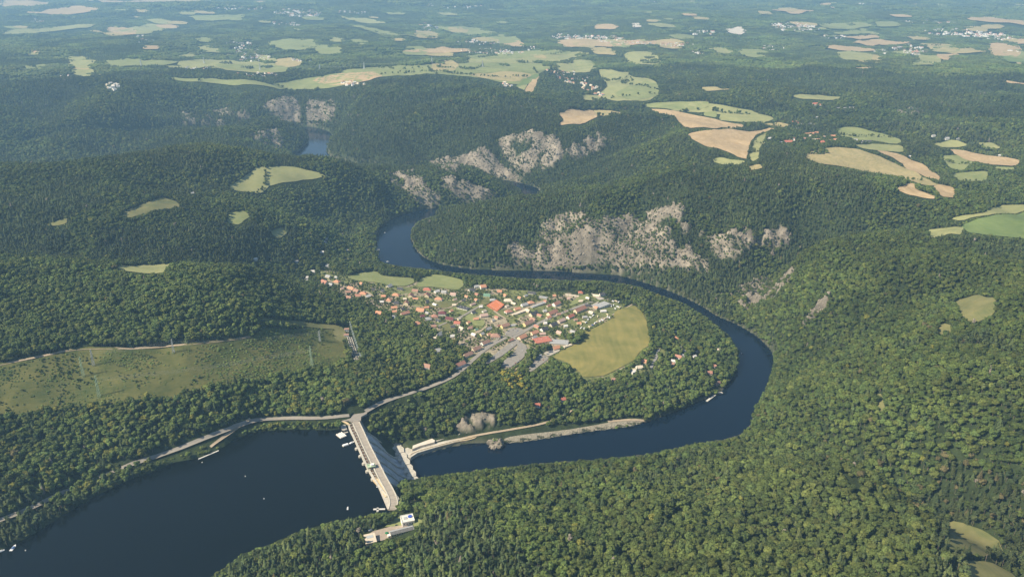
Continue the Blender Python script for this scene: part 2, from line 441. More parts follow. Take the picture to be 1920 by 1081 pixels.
# village ground
n3 = .5 + .5 * fbm(GX, GY, 38, 2, 66)[..., None]
lawn = np.array([0.17, 0.185, 0.07]) * (0.7 + .6 * n1[..., None])
lawn = np.where(n3 > .60, np.array([.33, .28, .19]), lawn)
vm = (inV & (dR > 60))[..., None]
colr = np.where(vm, lawn, colr)
verts = np.stack([GX, GY, HT], -1).reshape(-1, 3)
me = np_mesh('ground', verts, grid_quads(NR, NA))
me.polygons.foreach_set('use_smooth', np.ones(len(me.polygons), bool))
ca = me.attributes.new('cover', 'FLOAT_COLOR', 'POINT')
ca.data.foreach_set('color', np.concatenate([colr.reshape(-1, 3), np.ones((NR * NA, 1))], 1).astype(np.float32).ravel())
ground = bpy.data.objects.new('ground', me); COL.objects.link(ground)
tag(ground, kind='structure')
m, t, b = new_mat('ground')
at = t.nodes.new('ShaderNodeAttribute'); at.attribute_name = 'cover'
tc = t.nodes.new('ShaderNodeTexCoord')
nz = t.nodes.new('ShaderNodeTexNoise'); nz.inputs['Scale'].default_value = .08; nz.inputs['Detail'].default_value = 9; nz.inputs['Roughness'].default_value = .7
t.links.new(tc.outputs['Object'], nz.inputs['Vector'])
mr = t.nodes.new('ShaderNodeMapRange'); mr.inputs['From Min'].default_value = .3; mr.inputs['From Max'].default_value = .7; mr.inputs['To Min'].default_value = .55; mr.inputs['To Max'].default_value = 1.4
t.links.new(nz.outputs['Fac'], mr.inputs['Value'])
vm_ = t.nodes.new('ShaderNodeVectorMath'); vm_.operation = 'SCALE'
t.links.new(at.outputs['Color'], vm_.inputs[0]); t.links.new(mr.outputs[0], vm_.inputs['Scale'])
t.links.new(vm_.outputs[0], b.inputs['Base Color'])
b.inputs['Roughness'].default_value = .95; b.inputs['Specular IOR Level'].default_value = .1
bp = t.nodes.new('ShaderNodeBump'); bp.inputs['Distance'].default_value = 5; bp.inputs['Strength'].default_value = .7
t.links.new(nz.outputs['Fac'], bp.inputs['Height']); t.links.new(bp.outputs[0], b.inputs['Normal'])
me.materials.append(m)

# ------------------------------------------------------------ water
def water_mat(name, col, rough, bump):
    m, t, b = new_mat(name)
    b.inputs['Base Color'].default_value = (*col, 1)
    b.inputs['Roughness'].default_value = rough
    b.inputs['IOR'].default_value = 1.33
    b.inputs['Specular IOR Level'].default_value = .36
    tc = t.nodes.new('ShaderNodeTexCoord')
    nz = t.nodes.new('ShaderNodeTexNoise'); nz.inputs['Scale'].default_value = .35; nz.inputs['Detail'].default_value = 4
    t.links.new(tc.outputs['Object'], nz.inputs['Vector'])
    bp = t.nodes.new('ShaderNodeBump'); bp.inputs['Distance'].default_value = bump; bp.inputs['Strength'].default_value = 1
    t.links.new(nz.outputs['Fac'], bp.inputs['Height']); t.links.new(bp.outputs[0], b.inputs['Normal'])
    return m
def flat_poly(name, pts, z, m):
    v, e, f, *_ = delaunay_2d_cdt([Vector(p) for p in pts], [], [list(range(len(pts)))], 1, 1e-4)
    return mesh_obj(name, [(p.x, p.y, z) for p in v], [list(q) for q in f], m)
def offset(poly, d):
    a = np.roll(poly, 1, 0); c = np.roll(poly, -1, 0)
    tn = c - a; tn /= np.linalg.norm(tn, axis=1)[:, None] + 1e-9
    nr = np.stack([tn[:, 1], -tn[:, 0]], 1)
    area = np.sum(poly[:, 0] * np.roll(poly[:, 1], -1) - np.roll(poly[:, 0], -1) * poly[:, 1])
    return poly + nr * d * (1 if area > 0 else -1)
# the river surface: a ribbon wide enough to reach under both banks
river_m = water_mat('river_water', (.002, .007, .017), .06, .10)
res_m = water_mat('reservoir_water', (.002, .0035, .0035), .12, .22)
lo = flat_poly('river', offset(RIVER, 2.5), 0.0, river_m); tag(lo, kind='structure')
# the reservoir surface stops at the dam's upstream face
rs = RESV.copy()
o_ = flat_poly('reservoir', offset(rs, 2.0), RES_Z, res_m); tag(o_, kind='structure')

# ------------------------------------------------------------ fields and clearings, laid on the ground as sheets
def field_mat(name, c1, c2, streak=.5, ang=.6):
    m, t, b = new_mat(name)
    b.inputs['Roughness'].default_value = .95; b.inputs['Specular IOR Level'].default_value = .1
    tc = t.nodes.new('ShaderNodeTexCoord')
    mp = t.nodes.new('ShaderNodeMapping'); mp.inputs['Rotation'].default_value = (0, 0, ang); mp.inputs['Scale'].default_value = (.06, .006, 1)
    t.links.new(tc.outputs['Object'], mp.inputs['Vector'])
    s = t.nodes.new('ShaderNodeTexNoise'); s.inputs['Scale'].default_value = 1.0; s.inputs['Detail'].default_value = 5
    t.links.new(mp.outputs[0], s.inputs['Vector'])
    g = t.nodes.new('ShaderNodeTexNoise'); g.inputs['Scale'].default_value = .018; g.inputs['Detail'].default_value = 10; g.inputs['Roughness'].default_value = .68
    t.links.new(tc.outputs['Object'], g.inputs['Vector'])
    mx = t.nodes.new('ShaderNodeMix'); mx.inputs[0].default_value = streak
    t.links.new(g.outputs['Fac'], mx.inputs[2]); t.links.new(s.outputs['Fac'], mx.inputs[3])
    rp_ = t.nodes.new('ShaderNodeValToRGB'); e = rp_.color_ramp.elements
    e[0].position = .36; e[1].position = .64; e[0].color = (*c1, 1); e[1].color = (*c2, 1)
    t.links.new(mx.outputs[0], rp_.inputs['Fac']); t.links.new(rp_.outputs[0], b.inputs['Base Color'])
    return m
FM = {
 'G': field_mat('meadow_grass', (.165, .195, .072), (.255, .265, .11), .35, .4),
 'L': field_mat('pale_meadow', (.21, .225, .095), (.31, .30, .13), .4, 1.1),
 'T': field_mat('stubble', (.34, .245, .13), (.46, .345, .20), .75, .9),
 'P': field_mat('pale_stubble', (.27, .24, .11), (.40, .32, .16), .75, .3),
 'Y': field_mat('yellow_field', (.15, .155, .045), (.29, .245, .080), .35, 1.9),
 'D': field_mat('deep_green_crop', (.115, .165, .055), (.17, .215, .075), .4, 1.4),
 'W': field_mat('quarry_floor', (.45, .40, .33), (.62, .56, .46), .2, 0),
 'B': field_mat('dry_clearing', (.105, .12, .045), (.21, .19, .08), .2, 1.2),
 'S': field_mat('scrub_ground', (.048, .068, .020), (.150, .140, .046), .25, 1.2),
 'A': mat('asphalt', (.25, .23, .195), .9, .15, .15),
 'C': mat('pale_gravel', (.33, .29, .23), .95, .22, .5),
 'K': mat('concrete_yard', (.42, .38, .31), .9, .15, .3),
}
r2 = lambda X, Y: (560 + X / 4.3235, 470 + Y / 4.3235)
r3 = lambda X, Y: (860 + X / 4.7, 510 + Y / 4.7)
r6 = lambda X, Y: (1180 + X / 4.913, 560 + Y / 4.913)
r8 = lambda X, Y: (1400 + X / 3.604, 180 + Y / 3.604)
c1_ = lambda X, Y: (560 + X / 3.003, 700 + Y / 3.003)
FIELDS = [
 ('G', [(640,132),(700,126),(800,121),(900,117),(1010,116),(1035,128),(1010,140),(985,160),(950,157),(880,144),(800,138),(700,143),(640,150)]),
 ('L', [(860,112),(930,103),(1000,108),(1080,97),(1110,100),(1060,112),(1000,118),(880,119)]),
 ('L', [(1120,128),(1160,134),(1230,152),(1237,178),(1215,190),(1150,190),(1120,180),(1140,160)]),
 ('G', [(1030,118),(1080,112),(1112,114),(1125,126),(1100,135),(1060,128)]),
 ('L', [(345,112),(420,112),(545,126),(520,138),(440,134),(330,124)]),
 ('L', [(1270,190),(1400,205),(1455,222),(1430,232),(1330,212),(1250,206)]),
 ('Y', [r3(*p) for p in [(812,748),(900,690),(1110,590),(1095,545),(1200,490),(1360,400),(1380,350),(1530,288),(1600,350),(1665,450),(1690,620),(1600,710),(1540,790),(1300,905),(1090,930),(1060,885),(1000,870),(960,810),(880,772)]]),
 ('G', [r2(*p) for p in [(390,215),(480,185),(640,165),(680,205),(930,222),(940,262),(870,292),(760,285),(640,262),(480,242)]]),
 ('G', [r2(*p) for p in [(985,225),(1080,195),(1180,200),(1330,235),(1340,280),(1290,322),(1100,297),(975,300),(960,275)]]),
 ('L', [(428,352),(470,325),(482,315),(540,312),(603,325),(612,332),(560,338),(505,348),(490,364),(440,358)]),
 ('G', [(430,400),(458,394),(470,405),(450,421),(428,418)]),
 ('L', [(500,433),(530,426),(538,436),(520,446)]),
 ('L', [(215,502),(262,498),(330,494),(352,497),(300,513),(240,510)]),
 ('B', [(222,402),(280,378),(300,370),(330,377),(340,388),(280,400),(240,410)]),
 ('B', [(90,420),(128,408),(125,418),(95,426)]),
 ('T', [(1288,251),(1340,243),(1458,240),(1420,252),(1405,266),(1402,292),(1398,300),(1350,280),(1297,262)]),
 ('L', [(1412,262),(1440,248),(1425,275),(1422,296),(1412,304),(1404,298)]),
 ('T', [(1215,205),(1260,207),(1310,218),(1402,236),(1340,241),(1285,241),(1272,226)]),
 ('L', [(1352,212),(1375,207),(1405,209),(1452,222),(1440,229),(1390,230),(1345,226)]),
 ('G', [(1318,212),(1345,208),(1342,222),(1320,218)]),
 ('P', [(1430,233),(1462,229),(1484,235),(1466,239)]),
 ('G', [(1198,197),(1240,192),(1330,190),(1322,205),(1262,206)]),
 ('L', [(1334,300),(1350,296),(1400,303),(1380,311),(1338,306)]),
 ('P', [(1403,312),(1425,308),(1433,315),(1410,320)]),
 ('P', [(1512,286),(1560,276),(1612,280),(1690,312),(1762,348),(1740,349),(1660,332),(1600,316),(1530,306),(1511,296)]),
 ('T', [(1637,279),(1690,290),(1735,310),(1762,333),(1760,340),(1720,326),(1690,305)]),
 ('T', [(1756,345),(1785,351),(1792,360),(1790,371),(1765,369),(1752,352)]),
 ('T', [(1680,356),(1702,343),(1716,345),(1718,356),(1760,372),(1745,375),(1700,365)]),
 ('G', [(1570,240),(1600,238),(1660,252),(1692,266),(1680,271),(1600,262),(1573,255)]),
 ('L', [(1598,272),(1640,270),(1690,273),(1697,287),(1620,280)]),
 ('D', [(1800,424),(1860,404),(1940,393),(1940,450),(1850,441),(1815,436)]),
 ('L', [(1735,431),(1790,425),(1806,427),(1800,440),(1780,438),(1745,448)]),
 ('L', [(1778,410),(1840,400),(1870,386),(1940,384),(1940,390),(1862,402),(1800,414)]),
 ('L', [(1748,270),(1790,262),(1817,274),(1770,278)]),
 ('T', [(1778,279),(1850,292),(1915,300),(1905,312),(1850,309),(1790,291)]),
 ('G', [(1765,293),(1800,292),(1832,302),(1805,321),(1780,315)]),
 ('G', [(1783,326),(1855,320),(1848,340),(1800,340)]),
 ('G', [(1858,312),(1910,315),(1880,322)]),
 ('L', [(1830,268),(1860,268),(1880,278),(1850,282)]),
 ('T', [(1048,213),(1068,205),(1112,207),(1124,218),(1092,233),(1046,236),(1058,225)]),
 ('P', [(1112,206),(1160,210),(1168,215),(1128,219)]),
 ('G', [(808,136),(870,121),(1018,118),(1030,130),(1000,138),(950,132),(880,139)]),
 ('P', [(877,140),(950,134),(1000,140),(972,155),(900,147)]),
 ('D', [(986,146),(1005,139),(1012,142),(992,158),(965,166)]),
 ('T', [(980,173),(1003,144),(1014,145),(998,175)]),
 ('L', [(968,160),(990,158),(982,170),(972,166)]),
 ('G', [(505,158),(560,150),(640,137),(720,131),(800,128),(800,140),(700,146),(650,160),(600,168),(545,170)]),
 ('T', [(580,150),(640,138),(700,135),(720,143),(690,152),(640,161),(600,158)]),
 ('G', [(315,146),(390,148),(470,150),(500,157),(540,170),(430,160),(330,152)]),
 ('G', [(400,120),(470,122),(545,125),(535,137),(480,135),(420,130)]),
 ('L', [(300,125),(400,118),(420,123),(360,130)]),
 ('G', [(185,114),(260,111),(340,116),(300,125),(210,126)]),
 ('L', [(130,129),(162,127),(198,139),(170,146),(140,141)]),
 ('G', [(30,123),(95,121),(85,130),(40,132)]),
 ('L', [(0,60),(100,52),(182,46),(170,53),(80,63),(0,67)]),
 ('L', [(205,60),(250,52),(280,45),(322,52),(280,65),(250,67)]),
 ('T', [(40,26),(130,13),(192,15),(180,22),(120,31)]),
 ('T', [(0,4),(50,2),(110,8),(60,15),(0,15)]), ('T', [(150,2),(300,1),(400,0),(390,5),(200,8)]),
 ('G', [(365,70),(400,72),(395,81),(370,79)]), ('L', [(318,108),(352,98),(382,99),(360,108)]),
 ('G', [(498,79),(560,72),(592,75),(600,86),(560,96),(520,91)]),
 ('G', [(350,32),(410,30),(462,28),(450,38),(370,41)]),
 ('L', [(635,30),(700,38),(728,45),(690,46),(650,38)]), ('G', [(650,48),(720,58),(792,72),(720,68)]),
 ('G', [(815,50),(900,53),(938,65),(880,68),(840,60)]), ('G', [(900,70),(945,65),(982,78),(940,84),(910,79)]),
 ('T', [(1038,79),(1070,73),(1160,76),(1265,78),(1268,84),(1140,88),(1060,90)]),
 ('T', [(745,96),(800,92),(888,92),(880,98),(780,100)]), ('P', [(788,101),(850,99),(848,108),(810,106)]),
 ('G', [(862,106),(990,95),(1082,98),(1000,107),(920,111)]),
 ('G', [(1040,120),(1110,114),(1122,125),(1072,136),(1050,130)]), ('L', [(1130,146),(1180,134),(1178,146),(1150,158)]),
 ('G', [(1150,178),(1172,165),(1210,152),(1234,158),(1236,180),(1190,190)]),
 ('L', [(1090,178),(1130,180),(1120,190),(1095,188)]),
 ('W', [(1358,56),(1388,50),(1403,60),(1388,67),(1368,63)]), ('W', [(1183,45),(1198,44),(1204,52),(1186,53)]),
 ('G', [(1530,45),(1620,43),(1642,50),(1560,57)]), ('G', [(1558,63),(1625,53),(1636,64),(1580,67)]), ('G', [(1640,42),(1680,42),(1692,50),(1645,52)]),
 ('T', [(1578,71),(1640,66),(1652,72),(1610,75)]), ('T', [(1592,81),(1640,74),(1712,80),(1680,85),(1630,88)]),
 ('P', [(1720,82),(1790,85),(1857,98),(1800,102),(1750,97)]), ('T', [(1745,103),(1800,101),(1775,116),(1760,110)]),
 ('D', [(1868,105),(1920,107),(1940,117),(1890,118)]), ('T', [(1866,148),(1900,154),(1940,160),(1940,166),(1880,154)]),
 ('G', [(1645,100),(1700,95),(1745,98),(1700,104)]), ('T', [(1535,88),(1600,88),(1650,96),(1580,97)]),
 ('G', [(1700,118),(1730,112),(1745,122),(1710,124)]), ('T', [(1580,128),(1640,127),(1630,131)]),
 ('T', [(1808,35),(1850,33),(1930,42),(1930,50),(1840,42)]), ('L', [(1480,180),(1530,178),(1582,183),(1560,189),(1500,186)]),
 ('L', [(1280,193),(1330,190),(1328,202),(1285,204)]), ('P', [(1310,165),(1340,163),(1375,168),(1320,172)]),
 ('T', [(1440,20),(1500,20),(1530,22),(1490,29)]), ('P', [(1420,22),(1440,22),(1450,29),(1425,28)]),
 ('B', [(1764,974),(1805,982),(1870,1012),(1890,1044),(1830,1040),(1770,1028)]), ('B', [(1800,1048),(1850,1050),(1900,1075),(1920,1110),(1830,1120)]),
 ('B', [(1788,566),(1830,552),(1866,560),(1862,590),(1830,606),(1795,597)]), ('B', [(1760,605),(1785,610),(1786,626),(1758,628)]),
 ('B', [(1643,738),(1655,735),(1658,770),(1643,775)]),
 ('L', [r8(*p) for p in [(55,320),(110,300),(130,320),(70,335)]]),
 ('S', [(-60,690),(50,675),(150,655),(250,656),(320,649),(400,641),(470,632),(497,614),(560,618),(640,618),(655,680),(600,695),(520,705),(430,722),(330,748),(200,762),(60,778),(-60,780)]),
 ('B', [(475,595),(560,602),(640,610),(640,618),(560,612),(510,604)]),
 ('B', [r2(*p) for p in [(290,640),(360,612),(395,650),(400,715),(380,745),(300,715)]]),
 # village gardens and yards
 ('B', [r2(*p) for p in [(1185,590),(1300,610),(1290,640),(1200,655),(1160,625)]]),
 ('B', [r2(*p) for p in [(1040,430),(1180,410),(1310,400),(1200,465),(1060,455)]]),
 ('G', [r2(*p) for p in [(1330,540),(1400,500),(1440,560),(1440,600),(1400,590)]]),
 ('G', [r3(*p) for p in [(70,400),(130,385),(240,440),(210,480),(140,470)]]),
 ('G', [r3(*p) for p in [(960,290),(1060,210),(1130,190),(1140,240),(1010,300)]]),
 ('B', [r3(*p) for p in [(200,245),(260,225),(290,260),(230,290),(190,275)]]),
 ('K', [r3(*p) for p in [(1165,185),(1240,215),(1290,235),(1240,250),(1180,205)]]),
 ('K', [r3(*p) for p in [(1150,300),(1180,285),(1240,255),(1200,310)]]),
 ('A', [r3(*p) for p in [(215,815),(330,715),(500,590),(545,600),(500,650),(390,735),(270,805)]]),
 ('A', [r3(*p) for p in [(500,600),(590,640),(610,700),(560,770),(450,845),(380,830),(390,790),(500,700),(520,650)]]),
 ('A', [r3(*p) for p in [(600,870),(710,735),(760,730),(800,760),(640,880)]]),
 ('A', [r3(*p) for p in [(400,545),(470,490),(545,495),(580,520),(480,565)]]),
 ('K', [r3(*p) for p in [(740,715),(860,670),(900,690),(790,745)]]),
]
SHEETS = []
_r = random.Random(12)
for _ in range(95):         # the many small far fields
    px_ = _r.uniform(-20, 1940); py_ = 4 + 124 * _r.random() ** 1.3; w_ = _r.uniform(14, 60) * (.5 + py_ / 130); hh_ = w_ * _r.uniform(.07, .14) * (.6 + py_ / 110); sk = _r.uniform(-.5, .5) * w_
    FIELDS.append((_r.choice('GLLTPPTG'), [(px_ - w_ / 2 + sk * .3, py_ - hh_ * _r.uniform(.6, 1)), (px_ + w_ * .1 + sk * .3, py_ - hh_), (px_ + w_ / 2, py_ - hh_ * .2), (px_ + w_ * .4 - sk * .3, py_ + hh_ * .9), (px_ - w_ * .3 - sk * .3, py_ + hh_ * .7)]))
def drape(name, wp, m, lift, kind='structure', step=None):
    cx0, cy0 = wp.mean(0); rr = math.hypot(cx0, cy0)
    step = step or max(5.0, rr * .006)
    mn, mx = wp.min(0), wp.max(0)
    nx = int((mx[0] - mn[0]) / step) + 1; ny = int((mx[1] - mn[1]) / step) + 1
    while nx * ny > 9000: step *= 1.3; nx = int((mx[0] - mn[0]) / step) + 1; ny = int((mx[1] - mn[1]) / step) + 1
    gx, gy = np.meshgrid(mn[0] + step * (np.arange(nx) + .5), mn[1] + step * (np.arange(ny) + .5))
    gx = gx.ravel(); gy = gy.ravel()
    # densify the outline
    out = []
    for i in range(len(wp)):
        a, c = wp[i], wp[(i + 1) % len(wp)]
        k = max(1, int(np.linalg.norm(c - a) / step))
        for j in range(k): out.append(a + (c - a) * j / k)
    out = np.array(out)
    ins = inside(gx, gy, wp)
    gx, gy = gx[ins], gy[ins]
    if len(gx):
        far_ = np.array([np.min((out[:, 0] - a) ** 2 + (out[:, 1] - c) ** 2) > (step * .35) ** 2 for a, c in zip(gx, gy)])
        gx, gy = gx[far_], gy[far_]
    pts = [Vector(p) for p in out] + [Vector((a, c)) for a, c in zip(gx, gy)]
    v, e, f, *_ = delaunay_2d_cdt(pts, [], [list(range(len(out)))], 1, 1e-3)
    X = np.array([p.x for p in v]); Y = np.array([p.y for p in v])
    Z = hgt(X, Y) + lift
    o = mesh_obj(name, np.stack([X, Y, Z], 1), [list(q) for q in f], m, smooth=True)
    tag(o, kind=kind)
    return o
KEEP = []          # (world polygon, height factor): trees must not stand on or hide these
NMS = {'Y': 'field', 'G': 'meadow', 'L': 'meadow', 'T': 'field', 'P': 'field', 'D': 'field', 'W': 'quarry', 'B': 'clearing', 'S': 'scrub_clearing', 'A': 'car_park', 'C': 'gravel_yard', 'K': 'paved_yard'}
for ki, (c, pts) in enumerate(FIELDS):
    wp = wpoly(pts, 1)
    rr = np.hypot(*wp.mean(0))
    if rr < 8000:     # ragged natural edges
        wp = wp + np.stack([fbm(wp[:, 0], wp[:, 1], 60, 2, 90), fbm(wp[:, 0], wp[:, 1], 60, 2, 95)], 1) * (6 if c in 'GLTPYDBSW' else 0)
    o = drape(NMS[c], wp, FM[c], 0.45 + rr * rr * 9e-8 + (0 if ki < 6 else .22 * (1 + rr / 1500)) + (ki % 5) * .03 * (1 + rr / 2000))
    SHEETS.append((c, wp, pts))
    if c != 'S': KEEP.append((wp, 1.0 if c != 'B' else .6, c in 'GLPB'))
print('fields', round(time.time() - T0, 1))
# ------------------------------------------------------------ roads
def ribbon(name, pts, width, m, lift=.9, z=None, step=6.0, px=True, kind='structure'):
    p = smooth_open(pts, 2)
    if px:
        x, y = hit(p[:, 0], p[:, 1]); p = np.stack([x, y], 1)
    q = [p[0]]
    for a, c in zip(p[:-1], p[1:]):
        k = max(1, int(np.linalg.norm(c - a) / step))
        for j in range(1, k + 1): q.append(a + (c - a) * j / k)
    p = np.array(q)
    for _ in range(3): p[1:-1] = (p[:-2] + 2 * p[1:-1] + p[2:]) / 4
    tn = np.gradient(p, axis=0); tn /= np.linalg.norm(tn, axis=1)[:, None] + 1e-9
    nr = np.stack([-tn[:, 1], tn[:, 0]], 1)
    cols = 3; vs = []; fs = []
    zc = hgt(p[:, 0], p[:, 1])
    for _ in range(6): zc[1:-1] = (zc[:-2] + 2 * zc[1:-1] + zc[2:]) / 4
    for s in np.linspace(-.5, .5, cols):
        Q = p + nr * s * width
        Z = np.maximum(hgt(Q[:, 0], Q[:, 1]), zc) + lift
        vs.append(np.stack([Q[:, 0], Q[:, 1], Z], 1))
    n_ = len(p); V = np.concatenate(vs)
    for c in range(cols - 1):
        for i in range(n_ - 1): fs.append([c * n_ + i, (c + 1) * n_ + i, (c + 1) * n_ + i + 1, c * n_ + i + 1][::-1])
    o = mesh_obj(name, V, fs, m, smooth=True); tag(o, kind=kind)
    return p
ROADW = []
road_m = mat('road_asphalt', (.27, .245, .205), .9, .12, .2)
track_m = mat('dirt_track', (.36, .29, .20), .95, .2, .2)
SHORE_A = [(-40,990),(40,962),(70,948),(110,928)]
SHORE_B = [(110,928),(150,908),(220,880),(290,858)]
SHORE_C = [(290,858),(340,841),(400,817),(440,802)]
SHORE_D = [(440,802),(480,787),(540,784),(600,785),(655,779)]
SHORE_OLD = [(-40,990),(70,948),(150,908),(220,880),(290,858),(340,841),(400,817),(440,802),(480,787),(540,784),(600,785),(650,779)]
ROADS = [
 ('road', SHORE_A, 8, road_m, .2), ('road', SHORE_B, 8, road_m, 0), ('road', SHORE_C, 8, road_m, .7), ('road', SHORE_D, 9, road_m, .7),
 ('road', [(686,772),(710,757),(740,746),(770,737),(800,728),(838,712),(860,700),(885,676),(915,650),(950,632)], 9, road_m, .8),
 ('road', [r3(*p) for p in [(480,575),(600,510),(720,440),(860,380),(1000,325),(1130,275),(1180,262)]], 9, road_m, .5),
 ('road', [r3(*p) for p in [(500,600),(490,575),(400,545),(330,600),(240,665),(130,760),(30,860)]], 6, road_m, .3),
 ('road', [r2(*p) for p in [(1470,640),(1380,700),(1300,780),(1200,850)]], 5, track_m, .3),
 ('road', [r2(*p) for p in [(1100,625),(1200,580),(1330,530),(1430,465),(1500,440)]], 5, road_m, .3),
 ('road', [r2(*p) for p in [(1330,400),(1250,450),(1190,475),(1050,460),(900,450),(770,435)]], 5, track_m, .3),
 ('road', [r2(*p) for p in [(230,235),(330,280),(440,315),(560,330),(600,370)]], 6, track_m, .3),
 ('road', [r3(*p) for p in [(0,410),(100,350),(200,290)]], 5, road_m, .3),
 ('road', [r3(*p) for p in [(430,390),(520,350),(640,300),(760,245),(830,235)]], 6, track_m, .3),
 ('road', [r3(*p) for p in [(60,600),(170,540),(280,450)]], 5, track_m, .3),
 ('road', [r3(*p) for p in [(310,340),(360,380),(430,420)]], 5, track_m, .3),
 ('road', [r3(*p) for p in [(1150,480),(1250,430),(1370,370),(1530,285)]], 4, track_m, .3),
 ('road', [r6(*p) for p in [(190,650),(235,570),(262,500),(270,460)]], 6, mat('lane', (.26, .25, .235), .9, .1), .5),
 ('path', [(770,850),(840,828),(915,812),(960,805),(1020,795),(1060,780),(1075,765)], 5, track_m, .3),
 ('path', [(1140,790),(1190,786),(1208,790)], 6, track_m, .5),
 ('path', [(470,785),(450,800),(420,820),(395,838)], 5, track_m, .4),
 ('path', [(0,684),(80,668),(150,652),(250,655),(330,648),(420,640),(470,632)], 5, track_m, .4),
]
for nme, pts, wd, m_, cl in ROADS:
    p = ribbon(nme, pts, wd, m_)
    ROADW.append((p, wd, cl))
print('roads', round(time.time() - T0, 1))
# ------------------------------------------------------------ trees
def leaf_mat(name, transl=.25, nscale=.35):
    m, t, b = new_mat(name)
    at = t.nodes.new('ShaderNodeAttribute'); at.attribute_name = 'tint'; at.attribute_type = 'INSTANCER'
    tc = t.nodes.new('ShaderNodeTexCoord')
    nz = t.nodes.new('ShaderNodeTexNoise'); nz.inputs['Scale'].default_value = nscale; nz.inputs['Detail'].default_value = 5; nz.inputs['Roughness'].default_value = .7
    t.links.new(tc.outputs['Object'], nz.inputs['Vector'])
    mr = t.nodes.new('ShaderNodeMapRange'); mr.inputs['From Min'].default_value = .3; mr.inputs['From Max'].default_value = .7
    mr.inputs['To Min'].default_value = .55; mr.inputs['To Max'].default_value = 1.5
    t.links.new(nz.outputs['Fac'], mr.inputs['Value'])
    vm_ = t.nodes.new('ShaderNodeVectorMath'); vm_.operation = 'SCALE'
    t.links.new(at.outputs['Color'], vm_.inputs[0]); t.links.new(mr.outputs[0], vm_.inputs['Scale'])
    t.links.new(vm_.outputs[0], b.inputs['Base Color'])
    b.inputs['Roughness'].default_value = .75; b.inputs['Specular IOR Level'].default_value = .12
    return m
leafM = leaf_mat('foliage')
barkM = mat('bark', (.16, .13, .095), .95, .3, 2.0)
def icos(sub):
    import bmesh
    bm = bmesh.new(); bmesh.ops.create_icosphere(bm, subdivisions=sub, radius=1)
    v = np.array([p.co[:] for p in bm.verts]); f = [[x.index for x in q.verts] for q in bm.faces]; bm.free()
    return v, f
ICO1, ICO2 = icos(1), icos(2)
def blob(V, F, c, r, rr, ico=ICO1, amp=.28):
    v, f = ico
    k = len(V)
    d = 1 + amp * (rr.random(len(v)) * 2 - 1)
    for p, s in zip(v, d): V.append((c[0] + p[0] * r[0] * s, c[1] + p[1] * r[1] * s, c[2] + p[2] * r[2] * s))
    for q in f: F.append([k + i for i in q])
def card(V, F, c, nrm, s, rr):
    nrm = np.array(nrm) + (rr.random(3) - .5) * 1.1; nrm /= np.linalg.norm(nrm) + 1e-9
    t1 = np.cross(nrm, rr.random(3) - .5); t1 /= np.linalg.norm(t1) + 1e-9; t2 = np.cross(nrm, t1)
    k = len(V); c = np.array(c)
    for a, b_ in ((-1, -.6), (.3, -1), (1, .5), (-.4, 1)):
        V.append(tuple(c + t1 * a * s * .5 * (.7 + .6 * rr.random()) + t2 * b_ * s * .5 * (.7 + .6 * rr.random())))
    F.append([k, k + 1, k + 2, k + 3])
def tube(V, F, pts, rad, sides=5):
    k = len(V)
    for (p, r) in zip(pts, rad):
        for i in range(sides):
            a = 2 * math.pi * i / sides
            V.append((p[0] + math.cos(a) * r, p[1] + math.sin(a) * r, p[2]))
    for j in range(len(pts) - 1):
        for i in range(sides):
            i2 = (i + 1) % sides
            F.append([k + j * sides + i, k + j * sides + i2, k + (j + 1) * sides + i2, k + (j + 1) * sides + i])
def broadleaf(seed, H=15.0, R=5.0, cards=230, tall=1.0):
    rr = np.random.default_rng(seed); V, F = [], []
    nl = 9
    zc = H * .60
    for i in range(nl):
        a = rr.random() * 6.28; q = math.sqrt(rr.random()) * R * .62
        zz = zc + (rr.random() - .35) * H * .45 * (1 - .55 * q / R)
        rad = R * (.38 + .22 * rr.random())
        c = (math.cos(a) * q, math.sin(a) * q, zz)
        blob(V, F, c, (rad * .86, rad * .86, rad * .78), rr, ICO2 if i < 3 else ICO1, .22)
        for _ in range(cards // nl):
            d = rr.normal(size=3); d /= np.linalg.norm(d)
            if d[2] < -.35: d[2] *= -1
            card(V, F, (c[0] + d[0] * rad, c[1] + d[1] * rad, c[2] + d[2] * rad * .92), d, .9 + 1.1 * rr.random(), rr)
    blob(V, F, (0, 0, zc), (R * .6, R * .6, H * .26), rr, ICO2, .2)
    TV, TF = [], []
    tube(TV, TF, [(0, 0, -2), (.1, 0, H * .25), (.2, .1, H * .5), (.1, .2, H * .8)], [.38, .3, .22, .08])
    for _ in range(5):
        a = rr.random() * 6.28; z0 = H * (.28 + .2 * rr.random())
        tube(TV, TF, [(0, 0, z0), (math.cos(a) * R * .3, math.sin(a) * R * .3, z0 + H * .14), (math.cos(a) * R * .6, math.sin(a) * R * .6, z0 + H * .24)], [.14, .1, .04], 4)
    return (V, F), (TV, TF)
